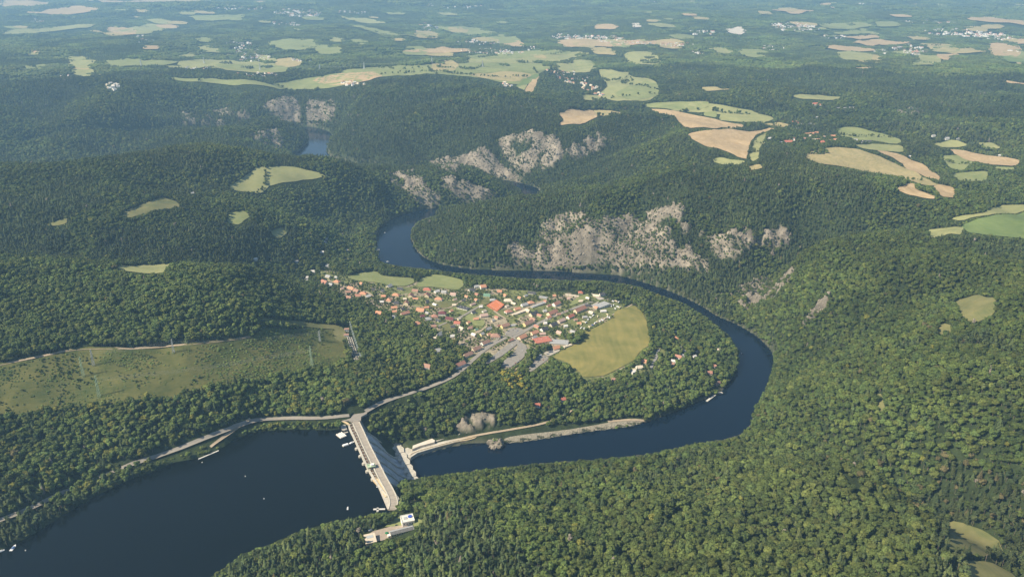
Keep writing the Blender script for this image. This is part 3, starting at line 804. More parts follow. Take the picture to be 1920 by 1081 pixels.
def conifer(seed, H=19.0, R=4.0, tiers=10):
    rr = np.random.default_rng(seed); V, F = [], []
    z0 = H * .14
    k = len(V); V.append((0, 0, H))
    for i in range(7):
        a = i * 6.283 / 7; V.append((math.cos(a) * R * .42, math.sin(a) * R * .42, z0))
    for i in range(7): F.append([k, k + 1 + i, k + 1 + (i + 1) % 7])
    for j in range(tiers):
        f = j / (tiers - 1); z = z0 + (H - z0) * f * .97; r = R * (1 - f) ** .8 * (.85 + .3 * rr.random()) + .25
        nb = max(5, int(10 - 4 * f)); o = rr.random() * 6.28
        for b in range(nb):
            a = o + b * 6.283 / nb + (rr.random() - .5) * .4; rl = r * (.75 + .5 * rr.random()); wv = .42
            k = len(V)
            V += [(0, 0, z + .9), (math.cos(a - wv) * rl * .75, math.sin(a - wv) * rl * .75, z - .25), (math.cos(a) * rl, math.sin(a) * rl, z - .75 - .1 * rl), (math.cos(a + wv) * rl * .75, math.sin(a + wv) * rl * .75, z - .25)]
            F += [[k, k + 1, k + 2], [k, k + 2, k + 3]]
    TV, TF = [], []
    tube(TV, TF, [(0, 0, -2), (0, 0, H * .3), (0, 0, H * .9)], [.3, .24, .05])
    return (V, F), (TV, TF)
def pine(seed, H=17.0, R=3.4):
    rr = np.random.default_rng(seed); V, F = [], []
    for i in range(7):
        a = rr.random() * 6.28; q = rr.random() * R * .55; z = H * (.62 + .32 * rr.random()); rad = R * (.34 + .2 * rr.random()) * (1.25 - (z / H - .6))
        c = (math.cos(a) * q, math.sin(a) * q, z)
        blob(V, F, c, (rad, rad, rad * .62), rr, ICO1, .3)
        for _ in range(16):
            d = rr.normal(size=3); d /= np.linalg.norm(d); d[2] = abs(d[2])
            card(V, F, (c[0] + d[0] * rad, c[1] + d[1] * rad, c[2] + d[2] * rad * .65), d, .8 + rr.random(), rr)
    TV, TF = [], []
    tube(TV, TF, [(0, 0, -2), (.1, 0, H * .5), (.1, 0, H * .85)], [.24, .18, .07])
    return (V, F), (TV, TF)
def bush(seed, H=3.6, R=2.7):
    rr = np.random.default_rng(seed); V, F = [], []
    for i in range(4):
        a = rr.random() * 6.28; q = rr.random() * R * .6
        blob(V, F, (math.cos(a) * q, math.sin(a) * q, H * .4), (R * .6, R * .6, H * .55), rr, ICO1, .35)
    return (V, F), ([], [])
def clump(seed, con, n=24, W=62, H=14):
    rr = np.random.default_rng(seed); V, F = [], []
    for i in range(n):
        x, y = (rr.random(2) - .5) * W; 
        if con:
            r = 3.6 + 1.6 * rr.random(); hh = H * (.8 + .5 * rr.random())
            k = len(V); V.append((x, y, hh))
            for j in range(6):
                a = j * 1.047; V.append((x + math.cos(a) * r, y + math.sin(a) * r, -3))
            for j in range(6): F.append([k, k + 1 + j, k + 1 + (j + 1) % 6])
        else:
            r = 5.5 + 3.5 * rr.random()
            blob(V, F, (x, y, H * (.35 + .35 * rr.random())), (r, r, r * .85), rr, ICO1, .22)
    return (V, F), ([], [])
def rockchunk(seed):
    rr = np.random.default_rng(seed); V, F = [], []
    for i in range(3):
        c = (rr.random(3) - .5) * 5
        blob(V, F, (c[0], c[1], c[2] * .6), (3.2 + 2 * rr.random(), 2.4 + 2 * rr.random(), 3.5 + 4 * rr.random()), rr, ICO1, .4)
    return (V, F), ([], [])
PROTOS = []
def proto(name, geo):
    (V, F), (TV, TF) = geo
    me = bpy.data.meshes.new(name); k = len(V)
    me.from_pydata([tuple(map(float, v)) for v in V + TV], [], F + [[i + k for i in q] for q in TF])
    me.materials.append(leafM); me.materials.append(barkM)
    me.polygons.foreach_set('material_index', [0] * len(F) + [1] * len(TF))
    o = bpy.data.objects.new(name, me); PROTOS.append(o)
    return o
GB = [broadleaf(s, 14 + (s % 3) * 2, 4.6 + (s % 4) * .45) for s in range(1, 7)]
GC = [conifer(s, 17 + (s % 3) * 2.2, 3.7 + (s % 3) * .45) for s in range(11, 15)]
GP = [pine(s, 16 + (s % 3)) for s in range(21, 24)]
for i, g in enumerate(GB): proto('t%02d_b' % i, g)
for i, g in enumerate(GC): proto('t%02d_c' % (6 + i), g)
for i, g in enumerate(GP): proto('t%02d_p' % (10 + i), g)
for i in range(2): proto('t%02d_s' % (13 + i), bush(31 + i))
for i in range(3): proto('t%02d_k' % (15 + i), clump(41 + i, False))
for i in range(2): proto('t%02d_l' % (18 + i), clump(51 + i, True, 34))
tree_coll = bpy.data.collections.new('tree_kinds')
for o in PROTOS: tree_coll.objects.link(o)
rock_m = mat('grey_rock', (.235, .205, .158), .95, .5, .5, bump=.8)
rock_coll = bpy.data.collections.new('rock_kinds')
for i in range(4):
    (V, F), _ = rockchunk(70 + i)
    me = bpy.data.meshes.new('rock'); me.from_pydata([tuple(map(float, v)) for v in V], [], F); me.materials.append(rock_m)
    o = bpy.data.objects.new('r%02d' % i, me); rock_coll.objects.link(o)

# --- where trees stand
def jitter(r0, r1, s, half):
    n_ = int(r1 / s) + 1
    xs = np.arange(-int(r1 * math.sin(half) / s) - 1, int(r1 * math.sin(half) / s) + 2)
    ys = np.arange(int(r0 * math.cos(half) / s) - 1, n_ + 1)
    X, Y = np.meshgrid(xs * s, ys * s)
    X = X.ravel().astype(float); Y = Y.ravel().astype(float)
    X += (rng.random(X.shape) - .5) * s * 1.0; Y += (rng.random(X.shape) - .5) * s * 1.0
    r = np.hypot(X, Y); a = np.abs(np.arctan2(X, Y))
    k = (r >= r0) & (r < r1) & (a < half)
    return X[k], Y[k]
HALF = math.radians(41)
bands = [(640, 1300, 7.0, 0), (1300, 2300, 6.0, 0), (2300, 3600, 7.6, 0), (3600, 5600, 11.5, 0), (5600, 12000, 44, 1), (12000, 30000, 105, 2)]
PX, PY, PB = [], [], []
for r0, r1, s, bk in bands:
    x, y = jitter(r0, r1, s, HALF if r0 > 700 else math.radians(43))
    PX.append(x); PY.append(y); PB.append(np.full(x.shape, r0))
PX = np.concatenate(PX); PY = np.concatenate(PY); PB = np.concatenate(PB)
def clean(X, Y, th, occl=1.0):
    """drop points on water, fields, roads and those whose crown would hide them"""
    ok = np.ones(X.shape, bool)
    R_ = np.hypot(X, Y); Z = hgt(X, Y)
    hedge = (np.abs(fbm(X, Y, 330, 2, 501)) < .016) & (R_ > 2500)
    ux, uy = X / R_, Y / R_
    for f in (0.0, .35, .7, 1.0):
        sh = th * f * occl * R_ / (CAM_Z - Z)
        qx, qy = X + ux * sh, Y + uy * sh
        for wp, k, *fl in KEEP:
            if f > 0 and k * 1.0 < f: continue
            t_ = inside(qx, qy, wp)
            if fl and fl[0]: t_ &= ~hedge
            ok &= ~t_
        m_ = R_ < 6500
        for wpoly_, zz in VISW:
            sh2 = th * f * R_ / np.maximum(CAM_Z - Z, 1) + (Z - zz) * R_ / (CAM_Z - Z)
            ok &= ~(inside(X + ux * sh2, Y + uy * sh2, wpoly_) & m_ & (sh2 < 420))
        if f == 0:
            for wpoly_ in (RIVER, RESV): ok &= ~inside(X, Y, wpoly_)
    return ok
# road lines: keep them open
for p, wd, cl in ROADW:
    tn = np.gradient(p, axis=0); tn /= np.linalg.norm(tn, axis=1)[:, None] + 1e-9
    nr = np.stack([-tn[:, 1], tn[:, 0]], 1)
    st = max(1, len(p) // 60)
    q = p[::st]; nq = nr[::st]
    KEEP.append((np.vstack([q + nq * (wd * .5 + 2), (q - nq * (wd * .5 + 2))[::-1]]), cl))
# the dam, its deck and face, quay and yards
def kp(pts, k=1.0): KEEP.append((wpoly(pts, 0), k))
KEEP.append((np.array([damxy(-14, -26), damxy(DLEN + 8, -22), damxy(DLEN + 12, 10), damxy(218, 12), damxy(205, 72), damxy(40, 74), damxy(42, 12), damxy(-14, 12)]).reshape(-1, 2), .5))
kp([(745,838),(850,815),(930,800),(1010,800),(1200,785),(1215,792),(1100,812),(1000,828),(930,836),(850,838),(770,858)], .9)
kp([(852,805),(875,778),(905,772),(934,780),(935,835),(905,832)], 1)
kp([(640,775),(660,768),(690,765),(690,785),(650,800),(640,800)], .6)
kp([c1_(*p) for p in [(360,900),(500,850),(570,790),(650,780),(700,820),(650,880),(640,920),(500,930),(380,965)]], 1)
kp([c1_(*p) for p in [(610,760),(660,710),(730,720),(735,745),(650,770)]], .5)
kp([c1_(*p) for p in [(400,755),(500,745),(560,660),(570,700),(550,770),(470,790),(400,785)]], 1)
kp([r2(*p) for p in [(350,610),(430,600),(520,895),(450,915),(400,760)]], .5)
HOUSE_PTS = []
# ------------------------------------------------------------ where the houses stand: (pixel x, y, length, width, turn in degrees, wall height, roof, wall, style)
OR, RB, BR, MR, DK, GY_, WH, GN, RED, PK, BE = 'orange', 'red-brown', 'brown', 'maroon', 'dark', 'grey', 'white', 'green', 'red', 'pinkish', 'beige'
H2 = [ # village west, in the frame of the left village crop
 (115,155,10,8,10,3,WH,'white','g'),(62,208,9,8,10,3,WH,'white','g'),(63,236,8,7,40,3,WH,'white','g'),(235,112,9,8,0,3,GY_,'white','g'),(240,205,12,9,-30,4,GY_,'cream','g'),
 (210,250,17,11,-40,4,RB,'pale','g'),(308,245,14,10,-20,4,OR,'cream','h'),(262,270,9,8,-30,3,GY_,'pale','g'),(425,300,16,9,-35,4,OR,'pale','g'),(468,318,13,9,-35,3,BR,'pale','g'),
 (405,375,14,9,-30,4,BR,'cream','g'),(480,358,12,8,0,3,RB,'pale','g'),(522,340,16,10,-10,4,OR,'cream','h'),(440,65,10,8,0,3,OR,'white','g'),(733,283,13,10,60,3,GY_,'pale','g'),
 (688,363,9,7,0,3,OR,'cream','g'),(733,393,12,10,80,6,OR,'cream','h'),(788,352,15,10,-10,4,OR,'cream','h'),(793,418,10,8,0,3,DK,'pale','g'),(822,306,12,8,-10,3,DK,'cream','g'),
 (872,418,9,10,80,5,RB,'cream','g'),(908,358,12,11,80,5,RB,'cream','g'),(945,320,13,8,-10,4,BR,'cream','g'),(948,383,11,5,-5,3,OR,'pale','g'),(1042,310,17,11,-5,5,RED,'cream','h'),
 (1038,357,11,12,80,5,RB,'cream','g'),(1135,385,16,10,-10,4,OR,'white','h'),(1178,330,11,8,-10,4,GY_,'white','g'),(1253,350,12,9,-10,4,PK,'white','g'),(1400,312,11,8,20,4,DK,'white','g'),
 (1445,280,12,9,20,5,GY_,'white','f'),(650,500,12,10,-20,4,OR,'cream','g'),(770,528,10,8,-20,3,GY_,'white','h'),(862,500,18,8,35,4,RB,'pale','g'),(988,475,16,11,-15,4,OR,'cream','g'),
 (1003,522,9,7,20,3,MR,'white','g'),(960,582,14,12,30,4,OR,'cream','h'),(1048,545,13,10,20,4,GY_,'cream','h'),(1103,522,12,10,10,4,RB,'cream','h'),(1165,498,15,11,0,6,MR,'white','h'),
 (1225,545,16,9,-20,3,MR,'cream','g'),(1285,577,12,9,-10,4,RED,'white','g'),(1095,603,9,7,10,3,BR,'pale','g'),(1335,457,25,12,-30,3,DK,'white','f'),(1395,615,8,7,30,3,BR,'pale','g'),
 (1440,630,6,5,30,2.5,GN,'pale','g'),(1143,670,12,9,60,4,GY_,'white','g'),(1108,698,10,8,30,3,BE,'cream','f'),(1243,685,9,7,20,3,WH,'white','g'),(995,683,6,5,0,2.5,WH,'white','g'),
 (1130,800,11,10,20,4,GY_,'white','g'),(1045,925,13,10,-25,4,BR,'white','g'),(1303,912,22,10,45,6,RB,'white','g'),(1372,833,18,9,45,5,BR,'cream','g'),(1440,785,18,9,45,5,BR,'cream','g')]
H3 = [
 (545,345,44,6,43,3,BE,'pale','f'),(700,283,38,6,43,3,GY_,'pale','f'),(1000,200,30,5,-20,2.8,BE,'pale','f'), (235,612,18,9,45,5,BR,'white','g'),(325,552,18,13,0,5,BR,'pale','h'),(205,537,8,7,45,3.5,GY_,'yellow','g'),(262,492,14,7,45,3,GY_,'pale','g'),(410,462,17,9,35,5,BR,'yellow','g'),
 (612,438,23,10,45,6,BR,'yellow','g'),(660,360,18,10,45,5,DK,'cream','g'),(825,350,24,10,45,6,RB,'cream','g'),(862,274,18,10,45,6,RB,'white','g'),(635,264,14,11,30,5,OR,'white','h'),
 (580,283,14,9,30,4,GY_,'white','g'),(515,318,13,8,30,3,OR,'cream','g'),(440,340,15,11,30,4,RB,'white','h'),(222,375,15,9,20,4,PK,'pale','g'),(100,485,8,6,20,3,BR,'pale','g'),
 (250,202,14,11,-10,4,GN,'cream','g'),(305,242,14,9,0,4,GY_,'white','h'),(437,245,18,11,0,4,BE,'white','h'),(215,120,13,11,20,6,OR,'white','g'),(120,152,12,8,10,5,DK,'white','g'),
 (360,165,10,8,0,4,OR,'pale','g'),(645,178,17,8,-20,3,DK,'white','g'),(745,217,18,9,-20,3,GY_,'pale','f'),(1075,172,10,9,0,4,RED,'cream','h'),(1265,190,12,8,20,4,DK,'white','g'),
 (1215,202,14,7,-20,3.5,BE,'cream','g'),(1068,322,30,11,45,6,RB,'cream','g'),(1258,285,36,17,42,5,GY_,'white','f'),(1320,282,12,9,42,3.5,BE,'cream','f'),(985,382,17,9,45,4,RED,'white','g'),
 (905,418,16,9,40,4,PK,'pale','g'),(835,452,15,9,40,4,DK,'pale','g'),(755,490,15,9,40,4,DK,'white','g'),(668,525,16,9,40,4,OR,'cream','g'),(560,562,18,10,45,4,OR,'cream','g'),
 (735,590,32,21,22,5,RED,'cream','f'),(885,608,34,18,-8,4.5,GY_,'pale','f'),(858,660,14,9,30,4,OR,'pale','g'),(960,640,18,5,35,3,BE,'cream','f')]
H6 = [(438,350,9,7,0,3,OR,'cream','g'),(558,377,5,4,0,2.5,RB,'cream','g'),(453,522,12,8,-30,3.5,RB,'white','g'),(408,562,8,6,-20,3,WH,'white','g'),(393,585,9,6,-20,3,BR,'white','g'),
 (497,508,7,5,0,3,GY_,'white','g'),(600,516,7,5,30,3,WH,'white','g'),(620,475,5,4,30,2.5,GY_,'white','g'),(825,460,6,6,0,3,BE,'white','g'),(783,605,8,6,-20,3,RB,'white','g'),
 (742,668,8,8,0,3.5,RB,'pale','g'),(812,765,13,6,45,3,BR,'pale','g'),(130,566,12,9,-20,4,OR,'cream','g'),(92,620,11,8,10,4,BE,'white','g'),(40,656,10,8,30,4,WH,'white','f'),(508,470,4,4,0,2.5,GY_,'white','g'),
 (428,293,5,3,40,2.5,WH,'white','g'),(467,432,4,4,0,2.5,WH,'white','g')]
H4 = [(755,97,9,7,0,3.5,RED,'white','g'),(890,68,9,7,20,3.5,RED,'white','g')]
H8 = [(283,297,24,10,0,5,RED,'white','g'),(320,285,12,9,60,5,RED,'white','g'),(230,303,10,7,0,3,WH,'white','f'),(325,172,22,12,0,5,RED,'cream','g'),(378,186,9,7,0,3,WH,'white','g'),(408,262,18,12,10,5,OR,'cream','g'),
 (440,253,16,12,0,5,OR,'cream','g'),(425,277,12,10,0,5,BE,'cream','g'),(470,240,14,9,0,4,OR,'cream','g'),(512,315,18,13,0,5,RED,'cream','h'),(585,272,18,12,0,5,OR,'cream','g'),(525,276,10,8,0,4,PK,'white','g'),
 (600,290,12,9,0,4,OR,'cream','g'),(628,310,20,8,0,3,BE,'cream','f'),(765,305,40,12,-5,5,DK,'white','f'),(812,305,24,10,-5,4,DK,'white','g'),(735,298,10,9,0,4,GY_,'white','g'),(455,297,14,10,0,4,BE,'white','g'),
 (390,283,9,8,0,4,BR,'white','g'),(462,50,18,12,0,5,RED,'white','g'),(500,55,10,8,0,4,OR,'white','g'),(622,74,16,8,0,5,GY_,'white','f'),(665,72,14,8,0,5,WH,'white','f'),(705,65,28,9,0,5,WH,'white','f'),
 (430,186,9,7,0,4,GY_,'white','g'),(345,211,7,6,0,3,GY_,'white','g'),(475,137,10,8,0,5,GY_,'white','g'),(158,281,11,8,20,4,WH,'white','g'),(1100,404,7,6,0,3,WH,'white','g'),(1357,268,12,9,0,5,GY_,'white','g'),
 (1265,256,10,7,0,4,GY_,'white','g'),(1430,275,8,7,0,4,GY_,'white','g'),(1710,397,7,6,0,3,WH,'white','g'),(560,300,10,8,0,4,RB,'cream','g'),(480,292,11,9,0,4,OR,'cream','g')]
HX = [(604,470,8,7,0,3,WH,'cream','g'),(609,452,7,6,0,3,WH,'white','g'),(612,447,8,6,0,3,WH,'white','g'),(640,437,7,6,0,3,BE,'white','g'),(650,468,9,7,0,3,BE,'cream','g'),(474,631,0,0,0,0,'','',''),
 (362,362,12,8,60,4,WH,'white','g'),(478,482,9,6,60,3,WH,'white','g'),(1189,691,8,6,10,3,BE,'cream','g'),(1150,707,6,5,0,3,BR,'pale','g'),(651,486,9,7,0,3,OR,'white','g'),(556,486,8,6,0,3,GY_,'white','g'),
 (1004,753,1,1,0,0,'','','')]
HOUSES = []
r4 = lambda X, Y: (740 + X / 2.8235, 720 + Y / 2.8235)
r1b = lambda X, Y: (X, Y)
for lst, f, zn in ((H2, r2, 'vw'), (H3, r3, 've'), (H6, r6, 'ea'), (H4, r4, 'ri'), (H8, r8, 'fv'), (HX, r1b, 'wo')):
    for q in lst:
        if q[5] == 0: continue
        px_, py_ = f(q[0], q[1])
        HOUSES.append([px_, py_, *q[2:], zn])
# far settlements: ellipse centre, radii, number of houses, name
CLUSTERS = [
 (1072,145,36,12,46,'the upper village beyond the strip fields',.5),(1040,134,16,5,10,'the upper farmyards',.6),(1106,163,18,8,14,'the near end of the upper village',.6),
 (1118,178,14,4,7,'the farmsteads below the upper village',.6),(951,160,10,5,9,'the hamlet left of the tan strip field',.2),(660,157,24,4,18,'the row above the far cliffs',.3),
 (120,142,18,6,12,'the village beside the left meadows',.6),(210,160,13,9,16,'the white hamlet on the left wooded slope',.1),(480,141,50,4,30,'the long row on the left plateau',.5),(370,129,24,4,12,'the row above the left plateau meadow',.4),
 (467,103,44,13,95,'',.15),(450,82,26,6,30,'',.2),(560,114,24,4,20,'',.1),(440,14,60,5,80,'',.1),(560,25,46,7,130,'',.15),(540,46,30,4,20,'',.1),(270,76,22,8,12,'',.1),(70,41,15,5,12,'',.1),(240,14,26,3,15,'',.1),
 (803,51,18,7,28,'',.1),(660,24,30,3,15,'',.1),(1065,70,30,5,55,'',.25),(1130,72,42,4,55,'',.3),(900,80,42,4,35,'',.1),(925,97,60,5,70,'',.15),(1000,91,20,5,18,'',.1),(1175,81,52,4,34,'',.2),(1270,86,36,5,45,'',.5),
 (1490,52,46,8,140,'',.15),(1560,70,30,3,24,'',.1),(1450,91,26,5,34,'',.15),(1708,94,32,10,70,'',.3),(1655,97,15,4,15,'',.2),(1800,63,70,7,100,'',.15),(1872,70,50,6,60,'',.3),(1320,62,50,4,16,'',.1),
 (1305,99,25,3,14,'',.1),(1480,16,20,5,12,'',.1),(1640,7,44,3,24,'',.1),(1900,96,10,3,4,'',.1),(850,12,60,4,24,'',.1),(1250,5,60,3,24,'',.1),(1330,62,14,3,8,'',.3),(1735,42,60,3,14,'',.1)]
FARH = []
rr0 = np.random.default_rng(99)
for ci_, (ex, ey, rx_, ry_, n_, nm_, pr) in enumerate(CLUSTERS):
    a = rr0.random(n_) * 6.283; q = np.sqrt(rr0.random(n_)) ** 1.15
    fx, fy = ex + np.cos(a) * q * rx_, ey + np.sin(a) * q * ry_ + (np.cos(a) * q * ry_ * .35)
    x, y = hit(fx, fy)
    for i in range(n_):
        FARH.append([x[i], y[i], fx[i], fy[i], ci_, rr0.random() < pr, rr0.random()])
rr1 = np.random.default_rng(4); VCp = np.array([(610,500),(660,525),(720,540),(850,540),(980,548),(1090,550),(1165,568),(1110,590),(1080,620),(1000,632),(930,640),(880,625),(820,600),(740,590),(690,560),(630,540)], float)
while len(HOUSES) < 235:
    qx_, qy_ = rr1.uniform(610, 1165), rr1.uniform(500, 640)
    if not inside(np.array([qx_]), np.array([qy_]), VCp)[0]: continue
    if 912 < qx_ < 948 and 562 < qy_ < 586: continue
    if min((qx_ - q[0]) ** 2 + 3.2 * (qy_ - q[1]) ** 2 for q in HOUSES) < 12.5 ** 2: continue
    t_ = rr1.random(); HOUSES.append([qx_, qy_, 6 + 6 * rr1.random(), 5 + 2.5 * rr1.random(), [43, -40, 10][int(rr1.random() * 3)], 2.6 + 1.6 * rr1.random(), [GY_, BR, WH, RB, PK, BE, OR, DK][int(t_ * 8)], ['white', 'pale', 'cream'][int(rr1.random() * 3)], 'g', 'vx'])
hx_, hy_ = hit([q[0] for q in HOUSES], [q[1] for q in HOUSES])
for i, q in enumerate(HOUSES):
    r_ = math.hypot(hx_[i], hy_[i]); z_ = float(hgt(hx_[i:i + 1], hy_[i:i + 1])[0])
    s_ = (q[5] + 1.5) * r_ / (CAM_Z - z_)
    x, y = hx_[i] - hx_[i] / r_ * s_, hy_[i] - hy_[i] / r_ * s_
    q += [x, y]
    HOUSE_PTS.append((x, y, max(q[2], q[3]) * .62 + 2.5))
for q in FARH:
    r_ = math.hypot(q[0], q[1])
    if r_ < 5400: HOUSE_PTS.append((q[0], q[1], 9 + r_ * .001))
CARAV = [r3(*p) for p in [(515,905),(550,887),(565,866),(590,846),(610,822),(633,800),(690,747),(720,732)]]
COLONY = [r3(*p) for p in [(1080,490),(1105,495),(1150,481),(1180,466),(1203,447),(1218,437),(1242,432),(1265,421),(1290,408),(1310,394),(1328,401),(1100,436),(1122,442),(1140,416),(1075,457),(1160,396),(1187,382),(1225,388),(1380,321),(1402,305),(1422,311),(1365,290),(1360,256),(1386,255),(1411,262),(1345,300),(1310,374)]]
CARS = [r3(*p) for p in [(430,523),(446,515),(480,511),(500,494),(520,517),(418,541),(505,530),(562,690),(586,716),(600,741),(540,775),(500,800),(522,790),(452,830),(735,441),(760,421),(806,406),(866,378),(926,351),(943,344),(992,329),(312,735),(335,722),(350,708),(470,640),(640,820),(700,790),(745,770),(760,745),(540,640)]]
for p in COLONY:
    x, y = hit(*p); HOUSE_PTS.append((x[0], y[0], 5))
kp([r3(*p) for p in [(1060,470),(1130,400),(1250,350),(1345,340),(1345,400),(1150,495),(1070,505)]], .6)
kp([r3(*p) for p in [(1345,245),(1430,250),(1440,320),(1340,330)]], .6)
kp([r3(*p) for p in [(245,300),(330,262),(405,295),(335,350)]], .6)
# ------------------------------------------------------------ scattering
Z = hgt(PX, PY)
inv = inside(PX, PY, vill)
# village gardens: far fewer trees
keep = np.ones(PX.shape, bool)
vden = np.clip(.5 + .9 * fbm(PX, PY, 90, 3, 300), .04, 1)
VC = chaikin(np.stack(hit([600,650,700,800,900,1000,1100,1190,1180,1120,1090,1000,900,850,780,700,600], [490,515,530,530,540,545,545,565,580,600,625,660,670,640,610,580,540]), 1), 1)
inC = inside(PX, PY, VC)
keep &= ~(inC & (rng.random(PX.shape) > vden * .85))
EV = chaikin(np.stack(hit([1180,1260,1350,1380,1340,1250,1190], [690,610,620,660,710,700,705]), 1), 1)
keep &= ~(inside(PX, PY, EV) & (rng.random(PX.shape) > .75))
rocky = np.zeros(PX.shape)
for wp, b_ in ROCKW:
    rocky = np.where(inside(PX, PY, wp), np.maximum(rocky, rockmask(PX, PY, b_) * b_), rocky)
rn = .5 + .5 * fbm(PX, PY, 55, 3, 301)
keep &= ~((rocky > 0) & (rng.random(PX.shape) < .93) & (fbm(PX + .4 * PY, PY * .7, 30, 2, 302) < -.12 + .6 * (rocky - .6)))
# scrub clearing below the pylons
SW = [wp for c, wp, _ in SHEETS if c == 'S'][0]
inS = inside(PX, PY, SW)
scl_n = fbm(PX, PY, 75, 3, 410) + .25 * np.sin((PX * .96 + PY * .28) / 17.0)
keep &= ~(inS & ~((scl_n > .20) & (rng.random(PX.shape) < .55)))
# kind and colour
con = fbm(PX, PY, 420, 4, 310) * 1.1 + fbm(PX, PY, 90, 2, 311) * .5
R_ = np.hypot(PX, PY)
apx, apy = proj(PX, PY, Z)
bias = np.zeros(PX.shape)
def zone(pts, v):
    global bias
    bias = np.where(inside(apx, apy, np.array(pts, float)), v, bias)
zone([(380,1100),(450,1020),(700,950),(900,900),(1100,870),(1250,900),(1150,960),(1000,1100)], .22)
zone([(1150,960),(1400,830),(1600,880),(1750,980),(1750,1100),(1050,1100)], -.75)
zone([(0,520),(430,520),(560,600),(450,630),(0,680)], -.75)
zone([(180,430),(560,430),(560,500),(180,490)], .7)
zone([(0,700),(700,700),(650,790),(0,980)], -.5)
zone([(760,400),(1100,400),(1000,500),(820,490)], .35)
zone([(700,180),(1200,230),(1200,340),(650,320),(600,250)], .5)
zone([(1000,330),(1500,320),(1600,460),(1300,380)], .15)
zone([(1450,640),(1900,640),(1900,850),(1600,830)], .05)
con = con + bias
keep &= ~((rng.random(PX.shape) < .05) | (fbm(PX, PY, 30, 2, 370) > .66))
iscon = con > .12
u = rng.random(PX.shape)
kind = np.where(iscon, np.where(u < .45, 6 + (rng.random(PX.shape) * 4).astype(int), 10 + (rng.random(PX.shape) * 3).astype(int)), (rng.random(PX.shape) * 6).astype(int))
mixk = rng.random(PX.shape)
kind = np.where(mixk < .22, rng.integers(0, 13, PX.shape), kind)
th = np.where(kind < 6, 14.0, 17.0) * (.62 + .62 * rng.random(PX.shape) + .22 * fbm(PX, PY, 110, 3, 320))
small = (rocky > 0)
kind = np.where(small & (rng.random(PX.shape) < .30), 13 + (rng.random(PX.shape) * 2).astype(int), kind)
base_h = np.array([14,16,18,14,16,18, 18,20.5,23,18, 16,17,18, 3,3, 14,14,14,14,14], float)
th = np.where(small, th * .72, th)
th = th * np.where((R_ > 1300) & (R_ < 3600), .88, 1.0)
th = np.where(inC, th * .55, th)
th = np.where(inS, th * .36, th)
scl = th / np.where(kind < 13, base_h[kind], base_h[kind])
scl = np.where(kind >= 13, .6 + .7 * rng.random(PX.shape), scl)
far1 = PB == 3600
scl = np.where(far1, scl * 1.22, scl)
cl1 = PB >= 5600
kind = np.where(cl1, np.where(con > .05, 18 + rng.integers(0, 2, PX.shape), 15 + rng.integers(0, 3, PX.shape)), kind)
scl = np.where(PB == 5600, .85 + .3 * rng.random(PX.shape), scl); scl = np.where(PB == 12000, 2.0 + .5 * rng.random(PX.shape), scl)
thk = np.where(cl1, 10.0, np.where(kind >= 13, 3.0, th))
for (ex, ey, rx_, ry_, n_, *_) in CLUSTERS:
    e_ = ((apx - ex) / (rx_ * 1.1 + 3)) ** 2 + ((apy - ey) / (ry_ * 1.1 + 2)) ** 2
    keep &= ~((e_ < 1) & (rng.random(PX.shape) > .38))
ok = clean(PX, PY, thk)
# where a tall tree would not fit, low bushes grow
alt = keep & ~ok & ~cl1 & (R_ < 5600)
ia = np.where(alt)[0]
okb = clean(PX[ia], PY[ia], np.full(len(ia), 3.2))
ib = ia[okb]
kind[ib] = 13 + (np.arange(len(ib)) % 2); scl[ib] = .7 + .6 * rng.random(len(ib)); thk[ib] = 3
ok[ib] = True
keep &= ok
# houses keep a small clear plot
if HOUSE_PTS:
    HP = np.array(HOUSE_PTS)
    nearh = R_ < 5200
    idx = np.where(nearh & keep)[0]
    for hx, hy, hr in HP:
        dx = PX[idx] - hx; dy = PY[idx] - hy
        rr_ = math.hypot(hx, hy); ux, uy = hx / rr_, hy / rr_
        al = -(dx * ux + dy * uy); pe = np.abs(dx * uy - dy * ux)
        lim = np.minimum(thk[idx], 13) * rr_ / CAM_Z * .95
        bad = (np.hypot(dx, dy) < hr) | ((pe < hr * .75) & (al > 0) & (al < lim + hr * .3))
        keep[idx[bad]] = False
def tints(PX, PY, kind, con):
    n_ = len(PX)
    B = np.array([[.066, .094, .024], [.072, .100, .024], [.058, .088, .025], [.084, .104, .026]])
    Cc = np.array([[.058, .082, .032], [.066, .088, .032], [.076, .096, .036], [.050, .074, .030]])
    u = rng.random(n_); pick = rng.integers(0, 4, n_)
    isb = (kind < 6) | ((kind >= 13) & (kind < 18))
    c = np.where(isb[:, None], B[pick], Cc[pick])
    big = fbm(PX, PY, 300, 3, 330) * 1.3; sm = fbm(PX, PY, 45, 2, 331)
    c = c * (1 + .35 * big + .35 * sm)[:, None]
    warm = np.clip(fbm(PX, PY, 520, 3, 340) * .9 + .1, 0, 1)[:, None]
    c = c * (1 - warm * .35) + c.sum(1, keepdims=True) * np.array([.42, .42, .11]) * warm * .35
    return c * np.array([1.10, 1.06, 1.06]) * (.66 + .62 * rng.random(n_))[:, None]
tint = tints(PX, PY, kind, con)
